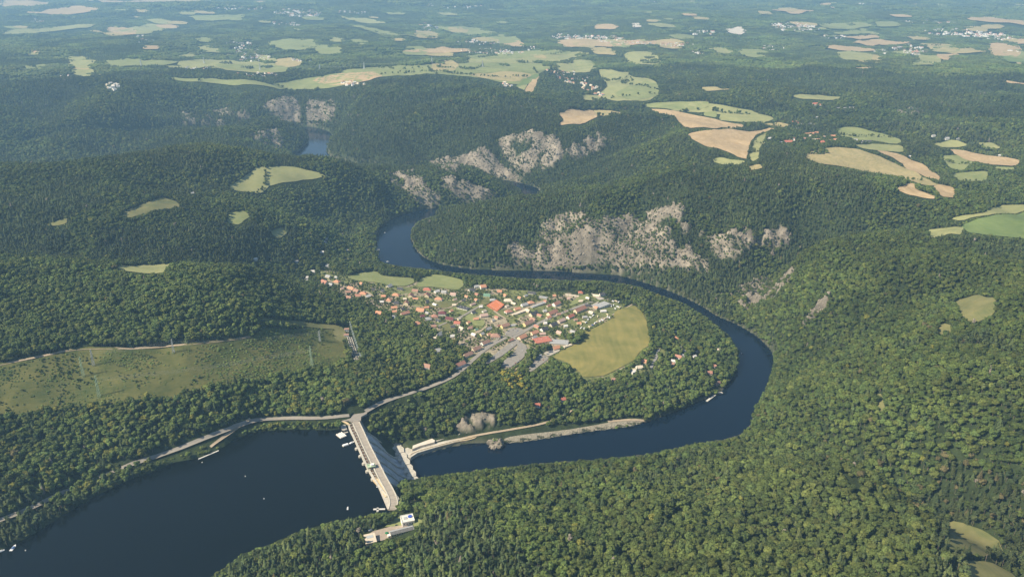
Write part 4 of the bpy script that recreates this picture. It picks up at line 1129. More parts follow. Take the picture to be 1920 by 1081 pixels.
# autumn yellow and dead grey-brown crowns
def zmask(pts): return inside(apx, apy, np.array(pts, float))
yel = zmask([(560,690),(860,640),(880,700),(760,740),(700,770),(560,770)]) | zmask([(0,780),(700,720),(620,800),(250,900),(0,960)])
u = rng.random(PX.shape)
yp = np.where(yel, .12, .004) * (.3 + 1.4 * np.clip(.5 + fbm(PX, PY, 60, 2, 350), 0, 1))
ym = (u < yp) & (kind < 6)
tint[ym] = np.array([.15, .15, .03]) * (.75 + .5 * rng.random((ym.sum(), 1)))
gy = zmask([(935,700),(985,705),(990,735),(950,730)]) & (rng.random(PX.shape) < .6)
tint[gy] = np.array([.27, .235, .04])
olive = zmask([(1150,960),(1400,830),(1600,880),(1750,980),(1950,900),(1950,1100),(1050,1100)])
tint[olive] = tint[olive] * .85 + tint[olive].sum(1, keepdims=True) * np.array([.38, .40, .14]) * .2
br = (rng.random(PX.shape) < np.where(zmask([(1560,870),(1950,840),(1950,1000),(1700,960)]), .10, .003)) & (kind < 13)
tint[br] = np.array([.11, .095, .042]) * (.8 + .5 * rng.random((br.sum(), 1)))
dead = (rng.random(PX.shape) < np.where((apy > 500), .010, .004)) & (kind < 13) & (kind >= 6)
tint[dead] = np.array([.22, .19, .15])

def scatter(name, x, y, z, s3, kd, tnt, coll, label, cat, tilt=.06):
    n_ = len(x)
    me = bpy.data.meshes.new(name)
    me.vertices.add(n_); me.vertices.foreach_set('co', np.stack([x, y, z], 1).astype(np.float32).ravel())
    a = me.attributes.new('tint', 'FLOAT_COLOR', 'POINT'); a.data.foreach_set('color', np.concatenate([tnt, np.ones((n_, 1))], 1).astype(np.float32).ravel())
    a = me.attributes.new('scl', 'FLOAT_VECTOR', 'POINT'); a.data.foreach_set('vector', s3.astype(np.float32).ravel())
    rot = np.stack([(rng.random(n_) - .5) * 2 * tilt, (rng.random(n_) - .5) * 2 * tilt, rng.random(n_) * 6.283], 1)
    a = me.attributes.new('rot', 'FLOAT_VECTOR', 'POINT'); a.data.foreach_set('vector', rot.astype(np.float32).ravel())
    a = me.attributes.new('kd', 'INT', 'POINT'); a.data.foreach_set('value', kd.astype(np.int32))
    o = bpy.data.objects.new(name, me); COL.objects.link(o)
    ng = bpy.data.node_groups.new(name + '_spread', 'GeometryNodeTree')
    ng.interface.new_socket('Geometry', in_out='INPUT', socket_type='NodeSocketGeometry')
    ng.interface.new_socket('Geometry', in_out='OUTPUT', socket_type='NodeSocketGeometry')
    N = ng.nodes; L = ng.links
    gi = N.new('NodeGroupInput'); go = N.new('NodeGroupOutput')
    ip = N.new('GeometryNodeInstanceOnPoints')
    ci = N.new('GeometryNodeCollectionInfo'); ci.inputs['Collection'].default_value = coll
    ci.inputs['Separate Children'].default_value = True; ci.inputs['Reset Children'].default_value = True
    def at(nm, ty):
        q = N.new('GeometryNodeInputNamedAttribute'); q.data_type = ty; q.inputs['Name'].default_value = nm; return q.outputs['Attribute']
    L.new(gi.outputs[0], ip.inputs['Points']); L.new(ci.outputs[0], ip.inputs['Instance'])
    ip.inputs['Pick Instance'].default_value = True
    L.new(at('kd', 'INT'), ip.inputs['Instance Index'])
    e2r = N.new('FunctionNodeEulerToRotation'); L.new(at('rot', 'FLOAT_VECTOR'), e2r.inputs[0]); L.new(e2r.outputs[0], ip.inputs['Rotation'])
    L.new(at('scl', 'FLOAT_VECTOR'), ip.inputs['Scale'])
    L.new(ip.outputs[0], go.inputs[0])
    md = o.modifiers.new('spread', 'NODES'); md.node_group = ng
    tag(o, label, cat, kind='stuff')
    return o

I = np.where(keep)[0]
# the nearest trees in view are objects of their own
qx, qy = apx[I], apy[I]
inview = (qx > 5) & (qx < 1915) & (qy > 300) & (qy < 1110)
indiv = np.zeros(len(PX), bool)
solo_b, solo_c = [], []
Ib = I[inview & (kind[I] < 6)]; Ic = I[inview & (kind[I] >= 6) & (kind[I] < 13)]
solo_b = Ib[np.argsort(R_[Ib] / scl[Ib])][:300]; solo_c = Ic[np.argsort(R_[Ic] / scl[Ic])][:300]
indiv[solo_b] = True; indiv[solo_c] = True
SOLO = True
if SOLO:
    CR, TR = {}, {}
    for i, (c_, t_) in enumerate(GB + GC + GP):
        me = bpy.data.meshes.new('crown'); me.from_pydata([tuple(map(float, v)) for v in c_[0]], [], c_[1]); me.materials.append(leafM); CR[i] = me
        me = bpy.data.meshes.new('trunk'); me.from_pydata([tuple(map(float, v)) for v in t_[0]], [], t_[1]); me.materials.append(barkM); TR[i] = me
    def placelab(px_, py_):
        row = 'along the bottom edge' if py_ > 1020 else ('low in the wood' if py_ > 960 else 'higher in the wood')
        tens = ['nought', 'one tenth', 'two tenths', 'three tenths', 'four tenths', 'halfway', 'six tenths', 'seven tenths', 'eight tenths', 'nine tenths', 'all the way'][int(round(min(max(px_, 0), 1920) / 192))]
        return row + ', ' + tens + ' across the photo'
    def placelab_old(px_, py_):
        if px_ < 760 and py_ > 940: return 'in the wood by the reservoir at the bottom left of the dam buildings'
        if px_ < 1150: return 'in the wood at the bottom middle of the photo'
        if px_ < 1700: return 'in the wood at the bottom right of centre'
        return 'around the clearings in the bottom right corner'
    for i in np.concatenate([solo_b, solo_c]):
        kd = int(kind[i]); nm = 'broadleaf_tree' if kd < 6 else ('spruce_tree' if kd < 10 else 'pine_tree')
        e = bpy.data.objects.new(nm, None); COL.objects.link(e)
        e.location = (PX[i], PY[i], Z[i] - .3); e.rotation_euler = (0, 0, rng.random() * 6.283); s_ = float(scl[i]); e.scale = (s_, s_, s_)
        pl = placelab(apx[i], apy[i])
        hh_ = float(th[i]); sz = 'tall' if hh_ > (15.5 if kd < 6 else 19) else ('short' if hh_ < (12.5 if kd < 6 else 15.5) else 'middling')
        lum = float(tint[i].sum()); tone = 'light' if lum > .245 else ('dark' if lum < .18 else 'mid green')
        look = sz + ' ' + tone + {'broadleaf_tree': ' broadleaf tree', 'spruce_tree': ' pointed spruce tree', 'pine_tree': ' pine tree'}[nm]
        if tint[i][0] > .19: look = 'yellow turning ' + nm.split('_')[0] + ' tree' if tint[i][1] < .3 and tint[i][2] < .06 else 'grey dying ' + nm.split('_')[0] + ' tree'
        tag(e, look + ' ' + pl, nm.split('_')[0] + ' tree', look.replace('tree', 'trees') + ' ' + pl)
        for nn_, M_ in (('crown', CR), ('trunk', TR)):
            c_ = bpy.data.objects.new(nn_, M_[kd]); COL.objects.link(c_); c_.parent = e
            if nn_ == 'crown': c_['tint'] = [float(q) for q in tint[i]]
J = I[~indiv[I]]
s3 = np.stack([scl[J], scl[J], scl[J] * (.9 + .2 * rng.random(len(J)))], 1)
wide = np.where(kind[J] < 6, 1.1 + .3 * rng.random(len(J)), 1.15 + .2 * rng.random(len(J)))
s3[:, 0] *= wide; s3[:, 1] *= wide
scatter('forest', PX[J], PY[J], Z[J] - .4, s3, kind[J], tint[J], tree_coll, 'unbroken mixed forest covering the valley sides and hills', 'forest')
print('forest', len(J), round(time.time() - T0, 1))
# shrubs on the clearing under the pylons
mn, mx = SW.min(0), SW.max(0)
ns = 60000
sx = rng.uniform(mn[0], mx[0], ns); sy = rng.uniform(mn[1], mx[1], ns)
q = inside(sx, sy, SW) & (rng.random(ns) < np.clip(.55 + 1.9 * fbm(sx, sy, 70, 3, 400), .10, 1))
sx, sy = sx[q], sy[q]
q = clean(sx, sy, np.full(sx.shape, 2.5)); sx, sy = sx[q], sy[q]
ts = tints(sx, sy, np.zeros(len(sx), int) + 13, None) * 1.15
ss = .30 + .75 * rng.random(len(sx)) ** 3
scatter('shrubs', sx, sy, hgt(sx, sy), np.stack([ss, ss, ss * .8], 1), 13 + rng.integers(0, 2, len(sx)), ts, tree_coll, 'low green shrubs growing over the power line clearing', 'shrubs')
# broken rock on the cliffs
rx, ry, rz_, rs_ = [], [], [], []
for wp, b_ in ROCKW:
    mn, mx = wp.min(0), wp.max(0); ar = (mx - mn).prod()
    k = int(min(9000, ar / 55))
    x = rng.uniform(mn[0], mx[0], k); y = rng.uniform(mn[1], mx[1], k)
    q = inside(x, y, wp) & (rockmask(x, y, b_) > .4) & (fbm(x + .4 * y, y * .7, 30, 2, 302) < -.02 + .6 * (b_ - .6))
    rx.append(x[q]); ry.append(y[q])
rx = np.concatenate(rx); ry = np.concatenate(ry)
sc_ = (.25 + .75 * rng.random(len(rx)) ** 2) * np.where(np.hypot(rx, ry) < 1700, .45, 1)
ok = ~inside(rx, ry, RIVER)
rx, ry, sc_ = rx[ok], ry[ok], sc_[ok]
tn_ = np.tile(np.array([[.3, .27, .22]]), (len(rx), 1))
scatter('rocks', rx, ry, hgt(rx, ry) - .3, np.stack([sc_, sc_, sc_ * .8], 1), rng.integers(0, 4, len(rx)), tn_, rock_coll, 'pale broken crags and scree on the steep river slopes', 'rocks', tilt=.5)
# ------------------------------------------------------------ building helpers
class MB:
    def __init__(s): s.V = []; s.F = []
    def box(s, cx, cy, cz, sx, sy, sz, a=0.0):
        k = len(s.V); ca, sa = math.cos(a), math.sin(a)
        for dx, dy, dz in ((-1,-1,-1),(1,-1,-1),(1,1,-1),(-1,1,-1),(-1,-1,1),(1,-1,1),(1,1,1),(-1,1,1)):
            x, y = dx * sx / 2, dy * sy / 2
            s.V.append((cx + x * ca - y * sa, cy + x * sa + y * ca, cz + dz * sz / 2))
        s.F += [[k+3,k+2,k+1,k],[k+4,k+5,k+6,k+7],[k,k+1,k+5,k+4],[k+1,k+2,k+6,k+5],[k+2,k+3,k+7,k+6],[k+3,k,k+4,k+7]]
        return s
    def bar(s, a, b, r, sides=5):
        a, b = Vector(a), Vector(b); d = (b - a).normalized(); u = d.orthogonal().normalized(); w = d.cross(u)
        k = len(s.V)
        for p in (a, b):
            for i in range(sides):
                t_ = 2 * math.pi * i / sides; q = p + u * math.cos(t_) * r + w * math.sin(t_) * r; s.V.append(tuple(q))
        for i in range(sides):
            j = (i + 1) % sides; s.F.append([k + i, k + j, k + sides + j, k + sides + i])
        s.F += [list(range(k, k + sides))[::-1], list(range(k + sides, k + 2 * sides))]
        return s
    def prism(s, prof, z0, z1):
        k = len(s.V); n_ = len(prof)
        for z in (z0, z1):
            for x, y in prof: s.V.append((x, y, z))
        s.F += [list(range(k, k + n_))[::-1], list(range(k + n_, k + 2 * n_))]
        for i in range(n_):
            j = (i + 1) % n_; s.F.append([k + i, k + j, k + n_ + j, k + n_ + i])
        return s
    def extr_u(s, prof, u0, u1):          # prof in (v, z), swept along u
        k = len(s.V); n_ = len(prof)
        for u in (u0, u1):
            for v, z in prof: s.V.append((u, v, z))
        s.F += [list(range(k, k + n_)), list(range(k + n_, k + 2 * n_))[::-1]]
        for i in range(n_):
            j = (i + 1) % n_; s.F.append([k + j, k + i, k + n_ + i, k + n_ + j])
        return s
    def sweep(s, path, o0, o1, z0, z1):   # closed box swept along a path (x, y), between side offsets
        p = np.asarray(path, float); tn = np.gradient(p, axis=0); tn /= np.linalg.norm(tn, axis=1)[:, None]
        nr = np.stack([-tn[:, 1], tn[:, 0]], 1); k = len(s.V); n_ = len(p)
        for o, z in ((o0, z0), (o1, z0), (o1, z1), (o0, z1)):
            for q, w in zip(p, nr): s.V.append((q[0] + w[0] * o, q[1] + w[1] * o, z))
        for c in range(4):
            d = (c + 1) % 4
            for i in range(n_ - 1): s.F.append([k + c * n_ + i, k + c * n_ + i + 1, k + d * n_ + i + 1, k + d * n_ + i])
        s.F += [[k, k + n_, k + 2 * n_, k + 3 * n_], [k + n_ - 1, k + 4 * n_ - 1, k + 3 * n_ - 1, k + 2 * n_ - 1]]
        return s
    def build(s, name, m, parent=None, loc=(0, 0, 0), rot=0, smooth=False):
        o = mesh_obj(name, s.V, s.F, m, parent, smooth, loc, rot)
        import bmesh
        bm = bmesh.new(); bm.from_mesh(o.data); bmesh.ops.recalc_face_normals(bm, faces=bm.faces); bm.to_mesh(o.data); bm.free()
        return o
def empty(name, loc, rot=0):
    e = bpy.data.objects.new(name, None); COL.objects.link(e); e.location = loc; e.rotation_euler = (0, 0, rot); return e
def gz(x, y): return float(hgt(np.array([x]), np.array([y]))[0])
def spx(px, py, top=0.0):
    """ground point whose thing, `top` metres tall, shows its top at this pixel"""
    x, y = hit(px, py); x, y = float(x[0]), float(y[0]); z = gz(x, y); r_ = math.hypot(x, y)
    k_ = top / (CAM_Z - z)
    return x * (1 - k_), y * (1 - k_)

# ------------------------------------------------------------ the dam
conc = mat('dam_concrete', (.40, .37, .31), .9, .22, .12, bump=.15)
conc_l = mat('pale_concrete', (.48, .445, .365), .9, .25, .2)
conc_g = mat('wet_grey_concrete', (.43, .43, .42), .85, .45, .07, bump=.3)
stone_w = mat('sandy_wall', (.55, .43, .26), .9, .22, .25)
rustm = mat('rusty_steel', (.20, .12, .07), .8, .35, .6)
whitep = mat('white_paint', (.78, .77, .72), .6, .08, .5)
darkm = mat('dark_opening', (.03, .03, .03), .9, .1, 1)
steel = mat('galvanised_steel', (.50, .52, .50), .5, .1, 1, metal=.3)
greenp = mat('pale_green_steel', (.40, .50, .33), .6, .12, .4)
glassm = mat('window_glass', (.05, .06, .07), .25, .2, .5, spec=.6)
DROT = math.atan2(DU[1], DU[0])
dam = empty('dam', (CA[0], CA[1], 0), DROT)
tag(dam, 'long pale concrete dam with a road deck and stepped spillway between lake and river', 'dam')
def l2w(u, v): q = damxy(u, v); return float(q[0]), float(q[1])
def crop_uv(X, Y, z):
    p = np.array(unproj(560 + X / 3.003, 700 + Y / 3.003, z)) - CA
    return float(p @ DU), float(p @ DV)
face = [(-10,-8),(-10,56.5),(-4,57.5),(0,57),(6,54.5),(14,47.5),(24,36),(36,21),(46,11),(54,6.5),(60,5.5),(60,-8)]
b_ = MB(); b_.extr_u(face, 50.0, 218.0); sp = b_.build('spillway', conc_g, dam)
for i in range(6):
    b_ = MB(); u = 54 + i * 32.0
    prof = [(v, z - 1) for v, z in face[2:11]] + [(v, z + (3.2 if v < 50 else 4.2)) for v, z in face[2:11]][::-1]
    b_.extr_u(prof, u - 1.3, u + 1.3); b_.build('chute_divider', conc_l, sp)
for u0, u1 in ((-8.0, 50.0), (218.0, 285.0)):
    b_ = MB(); b_.extr_u([(-12,-8),(-12,58.5),(-7,59.5),(0,59.5),(3,56),(38,8),(38,-8)], u0, u1 - .01); b_.build('abutment', conc, dam)
b_ = MB()
for i in range(9):
    u = 30 + i * 20.0; b_.prism([(u, 57), (u + 15, 55), (u + 19.5, 57), (u + 19.5, 69), (u + 8, 72), (u, 70)], -6, 8.5 + (i % 2) * .8)
    b_.box(u + 4, 55.0, 8.5, 7, 6, 6)
b_.build('stilling_sill', conc_l, dam)
deck_px = [(318,262),(330,290),(345,320),(375,390),(405,450),(440,520),(475,590),(510,650),(533,700),(536,730),(526,762)]
dpath = smooth_open([crop_uv(*p, 62) for p in deck_px], 2)
b_ = MB().sweep(dpath, -5.2, 5.2, 59.8, 61.9); b_.build('deck', mat('deck_asphalt', (.33, .29, .235), .9, .12, .15), dam)
b_ = MB().sweep(dpath[3:], 5.0, 6.6, 60.2, 62.7); b_.build('parapet', conc_l, dam)
b_ = MB().sweep(dpath[3:], -6.6, -5.0, 60.2, 62.7); b_.build('parapet', conc_l, dam)
b_ = MB()
for k_ in range(1, 24):
    q = dpath[int(k_ * (len(dpath) - 1) / 24)]; q2 = dpath[min(len(dpath) - 1, int(k_ * (len(dpath) - 1) / 24) + 1)]
    b_.box(q[0], q[1], 61.915, .25, 10.2, .03, math.atan2(q2[1] - q[1], q2[0] - q[0]))
b_.build('deck_joints', darkm, dam)
# inner footway wall and the outer service beam
b_ = MB().sweep(dpath[3:], -8.6, -6.9, 58, 61.6) if False else MB().sweep(dpath[3:], 6.9, 8.8, 58.0, 60.6)
beam_px = [(278,278),(293,318),(310,350),(345,430),(385,520),(420,580),(460,640),(498,688)]
bpath = smooth_open([crop_uv(*p, 61) for p in beam_px], 2)
b2 = MB().sweep(bpath, -1.5, 1.5, 57.5, 61.0); b2.build('service_beam', conc_l, dam)
def interp_path(P, u): return float(np.interp(u, P[:, 0], P[:, 1]))
side_sign = 1 if (dpath[5][1] - bpath[5][1]) > 0 else -1
b_ = MB()
us = np.arange(22, 212, 9.5)
for k_, u in enumerate(us):
    v0 = interp_path(bpath, u); v1 = interp_path(dpath, u) - 5
    b_.box(u, (v0 + v1) / 2, 57.5, 1.6, abs(v1 - v0), 5.4)
b_.build('gate_piers', conc, dam)
b_ = MB(); b2 = MB()
for k_, u in enumerate(us[:-1] + 4.75):
    v0 = interp_path(bpath, u) + 1.5; v1 = interp_path(dpath, u) - 6.7
    w_ = max(2.0, (v1 - v0)); vm2 = (v0 + v1) / 2
    b2.box(u, vm2, 57.2, 7.8, w_, .8)
    b_.box(u - 1.4, vm2 - .5, 58.6, 2.6, w_ * .5, 2.2); b_.box(u + 2.2, vm2 + .6, 58.3, 1.6, w_ * .42, 1.8); b_.bar((u - 3.2, vm2, 59.6), (u + 3.4, vm2, 59.6), .25)
b2.build('gate_floor', conc_g, dam); b_.build('gate_machinery', rustm, dam)
# rounded upstream noses of the piers
for X, Y in ((325,418),(345,460),(365,502),(385,545),(415,590)):
    u, v = crop_uv(X, Y, 60); vb = interp_path(bpath, u)
    prof = [(u + 2.7 * math.cos(t_), (v + 1.0) - 3.8 * math.sin(t_)) for t_ in np.linspace(0, math.pi, 9)] + [(u - 2.7, vb), (u + 2.7, vb)]
    MB().prism(prof, 34, 60.4).build('pier_nose', conc_l, dam)
# rounded intake platform and the curved wall above it at the north end
u, v = crop_uv(258, 300, 59)
prof = [(u + 9 * math.cos(t_), v + 1 - 7.5 * math.sin(t_)) for t_ in np.linspace(-.3, math.pi + .3, 14)]
MB().prism(prof, 34, 59.2).build('intake_platform', conc, dam)
wl = smooth_open([crop_uv(*p, 61) for p in [(198,262),(225,265),(250,268),(275,276),(288,290)]], 2)
MB().sweep(wl, -1.2, 1.2, 52, 61.8).build('retaining_wall', stone_w, dam)
# broad footway block at the south end
sw_ = smooth_open([crop_uv(*p, 60) for p in [(425,585),(450,612),(478,650),(500,690)]], 1)
MB().sweep(sw_, -4.0, 3.5, 40, 60.2).build('south_block', stone_w, dam)
MB().prism([crop_uv(*p, 61.5) for p in [(545,668),(566,700),(560,722),(546,728),(535,700)]], 50, 61.7).build('deck_bay', conc_l, dam)
# the pale gantry crane straddling the gates
u, v = crop_uv(410, 520, 64); gc = empty('gantry_crane', (*l2w(u, v), 61.0), DROT)
tag(gc, 'pale green gantry crane standing over the dam gates beside the road', 'crane')
b_ = MB()
for a in (-4, 4):
    for c in (-6, 5): b_.box(a, c, 1.6, .8, .8, 5.4)
b_.build('leg', greenp, gc)
MB().box(0, -.5, 4.9, 10, 13.5, 1.2).build('bridge_beam', greenp, gc); MB().box(1, 1.5, 6.7, 5, 5, 2.4).build('winch_house', whitep, gc); MB().box(-2, -5.5, 6.0, 3, 3, 1.0).build('trolley', greenp, gc)
# street lamps along the downstream parapet
for k_, (px_, py_) in enumerate([(692,825),(700,840),(707,855),(714,869),(721,884)]):
    p = np.array(unproj(px_, py_, 62.7)) - CA; u = float(p @ DU); v = interp_path(dpath, u) + 5.8
    e = empty('street_lamp', (*l2w(u, v), 62.7), DROT)
    MB().bar((0, 0, 0), (0, 0, 8.5), .22, 6).build('pole', whitep, e); MB().bar((0, 0, 8.4), (0, -1.8, 8.8), .14).box(0, -2.2, 8.8, .5, 1.2, .3).build('lamp_head', whitep, e)
    tag(e, ['first', 'second', 'third', 'fourth', 'fifth'][k_] + ' white street lamp from the far end of the dam road', 'street lamp', 'street lamps along the dam road')
# junction where the deck meets the shore road
jx = [c1_(*p) for p in [(196,258),(250,248),(300,228),(345,212),(385,196),(385,222),(352,240),(350,262),(300,268),(282,262),(240,266)]]
MB().prism([unproj(*p, 62.3) for p in jx], 58.5, 62.15).build('road_junction', road_m); tag(bpy.data.objects['road_junction'], kind='structure')
MB().sweep(smooth_open([np.array(unproj(*c1_(*p), 62.5)) for p in [(150,250),(200,248),(260,240),(310,222),(350,206),(382,190)]], 2), -.5, .5, 58, 63.1).build('roadside_wall', conc_l)
tag(bpy.data.objects['roadside_wall'], 'low pale wall behind the road junction at the dam head', 'wall')

# ------------------------------------------------------------ power station terrace below the dam
c4 = lambda X, Y: (740 + X / 2.8235, 720 + Y / 2.8235)
c5 = lambda X, Y: (750 + X / 9.143, 770 + Y / 9.143)
qs = empty('power_station_quay', (*[float(a) for a in unproj(840, 830, 0)], 0))
def rel(e, P): return [(float(p[0]) - e.location.x, float(p[1]) - e.location.y) for p in P]
def up_(pts, z): return [np.array(unproj(*p, z)) for p in pts]
MB().prism(rel(qs, up_([c5(*p) for p in [(60,650),(250,560),(560,450),(830,385),(860,410),(1000,440),(1420,345),(1395,390),(1150,470),(800,560),(500,650),(300,710),(180,790),(40,760)]], 7)), -4, 7.0).build('terrace', conc_l, qs)
wallp = smooth_open(rel(qs, up_([c5(*p) for p in [(170,795),(240,750),(430,690),(620,640),(800,590),(1000,535),(1240,500),(1340,440)]], 3)), 2)
MB().sweep(wallp, -1.2, 1.2, -3, 6.4).build('quay_wall', stone_w, qs)
MB().sweep(np.array(wallp) + np.array([.5, 2.5]), -.5, .5, 6, 8.1).build('parapet', stone_w, qs)
MB().prism(rel(qs, up_([c5(*p) for p in [(220,590),(550,468),(600,500),(590,530),(330,600),(210,650)]], 11)), 6.9, 11.5).build('turbine_hall', mat('hall_roof', (.62, .56, .46), .9, .1, .1), qs)
MB().prism(rel(qs, up_([c5(*p) for p in [(600,500),(790,435),(810,452),(610,520)]], 9)), 6.9, 9).build('side_wing', conc, qs)
for i, (X, Y) in enumerate([(540,640),(600,615),(700,590),(1060,500),(1100,490),(1150,480),(1190,475),(850,540)]):
    q = rel(qs, up_([c5(X, Y)], 3))[0]; MB().box(q[0], q[1] - .9, 3.2, .9, .9, 6.2).build('buttress', conc, qs)
tag(qs, 'pale concrete terrace with a long flat hall and sandy quay wall below the dam', 'quay')
b_ = MB(); q = up_([c5(1012, 425)], 8)[0]
tk = empty('small_crane', (float(q[0]), float(q[1]), 7)); MB().bar((0, 0, 0), (0, 0, 5.5), .3).bar((0, 0, 5.2), (2.2, -.6, 6.4), .2).build('mast', whitep, tk); MB().box(0, 0, .9, 2.4, 2.4, 1.8).build('cabin', greenp, tk)
tag(tk, 'small pale hoist on the quay below the rock face', 'hoist')
# training walls at the foot of the spillway
for u in (36.0,):
    MB().extr_u([(30, -6), (30, 20), (56, 12), (74, 11), (74, -6)], u - 2, u + 2).build('training_wall', conc, dam)
# rock knob on the shore and the gravel bank beyond it
def rockmass(name, px_, py_, sx, sy, sz, label, seed):
    rr = np.random.default_rng(seed); V, F = [], []
    x, y = [float(a) for a in unproj(px_, py_, 2)]
    v, f = icos(4)
    n_ = 0
    for p in v:
        w1 = float(fbm(np.array([p[0] * 40 + 7]), np.array([p[1] * 40 + p[2] * 31]), 22, 4, seed)[0]); s_ = 1 + .55 * w1
        V.append((p[0] * sx * s_, p[1] * sy * s_, max(-4, p[2] * sz * s_ * (1 - .15 * abs(w1)))))
    o = mesh_obj(name, V, f, rock_m, loc=(x, y, 0)); tag(o, label, 'rock'); return o
rockmass('rock_knob', 930, 833, 17, 12, 15, 'craggy rock knob with bushes beside the water at the end of the quay wall', 5)
gb = [(936,836),(948,820),(1000,812),(1060,806),(1110,798),(1150,790),(1190,786),(1212,790),(1180,800),(1100,810),(1000,827)]
gw = wpoly(gb, 1)
o = drape('gravel_bank', gw, mat('riprap', (.26, .235, .175), .95, .5, .35, bump=.8), .6)
k_ = 900; mn, mx = gw.min(0), gw.max(0); x = rng.uniform(mn[0], mx[0], k_ * 3); y = rng.uniform(mn[1], mx[1], k_ * 3); q = inside(x, y, gw) & ~inside(x, y, RIVER); x, y = x[q][:k_], y[q][:k_]
sc2 = .07 + .12 * rng.random(len(x)); scatter('bank_stones', x, y, hgt(x, y) + .3, np.stack([sc2] * 3, 1), rng.integers(0, 4, len(x)), np.tile(np.array([[.3, .27, .22]]), (len(x), 1)), rock_coll, 'grey and tan riprap stones along the river bank', 'stones', tilt=.6)

# ------------------------------------------------------------ houses
RC = {'orange': (.52, .26, .155), 'red-brown': (.38, .19, .135), 'brown': (.34, .20, .145), 'maroon': (.15, .05, .055), 'dark': (.07, .07, .075), 'grey': (.34, .34, .33), 'white': (.58, .56, .52), 'green': (.14, .25, .17), 'red': (.42, .15, .10), 'pinkish': (.47, .33, .27), 'beige': (.58, .50, .38)}
WC = {'white': (.74, .71, .64), 'cream': (.66, .56, .38), 'yellow': (.66, .55, .27), 'pale': (.52, .46, .36)}
RM = {k: mat('roof_' + k, v, .85, .2, .8) for k, v in RC.items()}
WM = {k: mat('wall_' + k, v, .9, .08, .5) for k, v in WC.items()}
woodm = mat('door_wood', (.12, .07, .04), .8, .2, 2)
winme = {}
def house(name, x, y, l, w, rot, hh, roof, wall, style, parts=True):
    z = gz(x, y)
    lo_ = min(gz(x + math.cos(rot) * l / 2, y + math.sin(rot) * l / 2), gz(x - math.cos(rot) * l / 2, y - math.sin(rot) * l / 2), gz(x, y - w / 2), z) - .6
    e = empty(name, (x, y, z), rot); dz0 = lo_ - z; z = 0
    rh = {'g': w * .42, 'h': w * .34, 'f': .5}[style]; ov = .5
    V = [(-l/2,-w/2,dz0),(l/2,-w/2,dz0),(l/2,w/2,dz0),(-l/2,w/2,dz0),(-l/2,-w/2,hh),(l/2,-w/2,hh),(l/2,w/2,hh),(-l/2,w/2,hh)]
    F = [[0,1,5,4],[1,2,6,5],[2,3,7,6],[3,0,4,7],[4,5,6,7]]
    if style == 'g':
        V += [(-l/2 + .02, 0, hh + rh - .05), (l/2 - .02, 0, hh + rh - .05)]; F = F[:4] + [[4, 7, 8], [5, 9, 6]]
    mesh_obj('wall', V, F, WM[wall], e)
    L2, W2 = l/2 + ov, w/2 + ov; d = hh - ov * rh / (w / 2) * .9
    if style == 'g':
        V = [(-L2,-W2,d),(L2,-W2,d),(L2,0,hh+rh),(-L2,0,hh+rh),(L2,W2,d),(-L2,W2,d),(-L2,-W2,d-.3),(L2,-W2,d-.3),(L2,0,hh+rh-.3),(-L2,0,hh+rh-.3),(L2,W2,d-.3),(-L2,W2,d-.3)]
        F = [[0,1,2,3],[3,2,4,5],[7,6,9,8],[8,9,11,10],[0,6,7,1],[5,4,10,11],[1,7,8,2],[2,8,10,4],[0,3,9,6],[3,5,11,9]]
    elif style == 'h':
        r_ = max(.3, l/2 - w/2)
        V = [(-L2,-W2,d),(L2,-W2,d),(L2,W2,d),(-L2,W2,d),(-r_,0,hh+rh),(r_,0,hh+rh),(-L2,-W2,d-.3),(L2,-W2,d-.3),(L2,W2,d-.3),(-L2,W2,d-.3)]
        F = [[0,1,5,4],[1,2,5],[2,3,4,5],[3,0,4],[6,7,1,0],[7,8,2,1],[8,9,3,2],[9,6,0,3],[9,8,7,6]]
    else:
        V = [(-L2,-W2,hh),(L2,-W2,hh),(L2,W2,hh),(-L2,W2,hh),(-L2,-W2,hh+.5),(L2,-W2,hh+.5),(L2,W2,hh+.5),(-L2,W2,hh+.5)]
        F = [[3,2,1,0],[4,5,6,7],[0,1,5,4],[1,2,6,5],[2,3,7,6],[3,0,4,7]]
    ro = mesh_obj('roof', V, F, RM[roof], e)
    if parts:
        if style != 'f' and l > 8.5: MB().box(l * .18, w * .12, hh + rh * .95, .8, .8, 1.8).build('chimney', conc, ro)
        elif style == 'f' and l > 17:
            for q in range(3): MB().box(l * (-.3 + .3 * q), w * .1, hh + .9, 1.6, 1.6, .9).build('roof_light', steel, ro)
        n_ = max(2, int(l / 3.6))
        for fl in range(2 if hh > 4.6 else 1):
            for sd in (-1, 1):
                key = (l, w, sd, fl, hh)
                for k_ in range(n_):
                    xx = -l / 2 + l * (k_ + .5) / n_
                    if 'win' not in winme:
                        wb = MB().box(0, 0, 0, 1.2, .12, 1.3); me_ = bpy.data.meshes.new('window'); me_.from_pydata(wb.V, [], wb.F); me_.materials.append(glassm); winme['win'] = me_
                    if l < 7 and k_ > 0: continue
                    if n_ > 5 and k_ % 2: continue
                    o_ = bpy.data.objects.new('window', winme['win']); COL.objects.link(o_); o_.parent = e; o_.location = (xx, sd * (w / 2 + .04), 1.6 + fl * 2.7)
        o_ = MB().box(l * .5 + .04, 0, 1.0, .12, 1.1, 2.0).build('door', woodm, e)
    return e
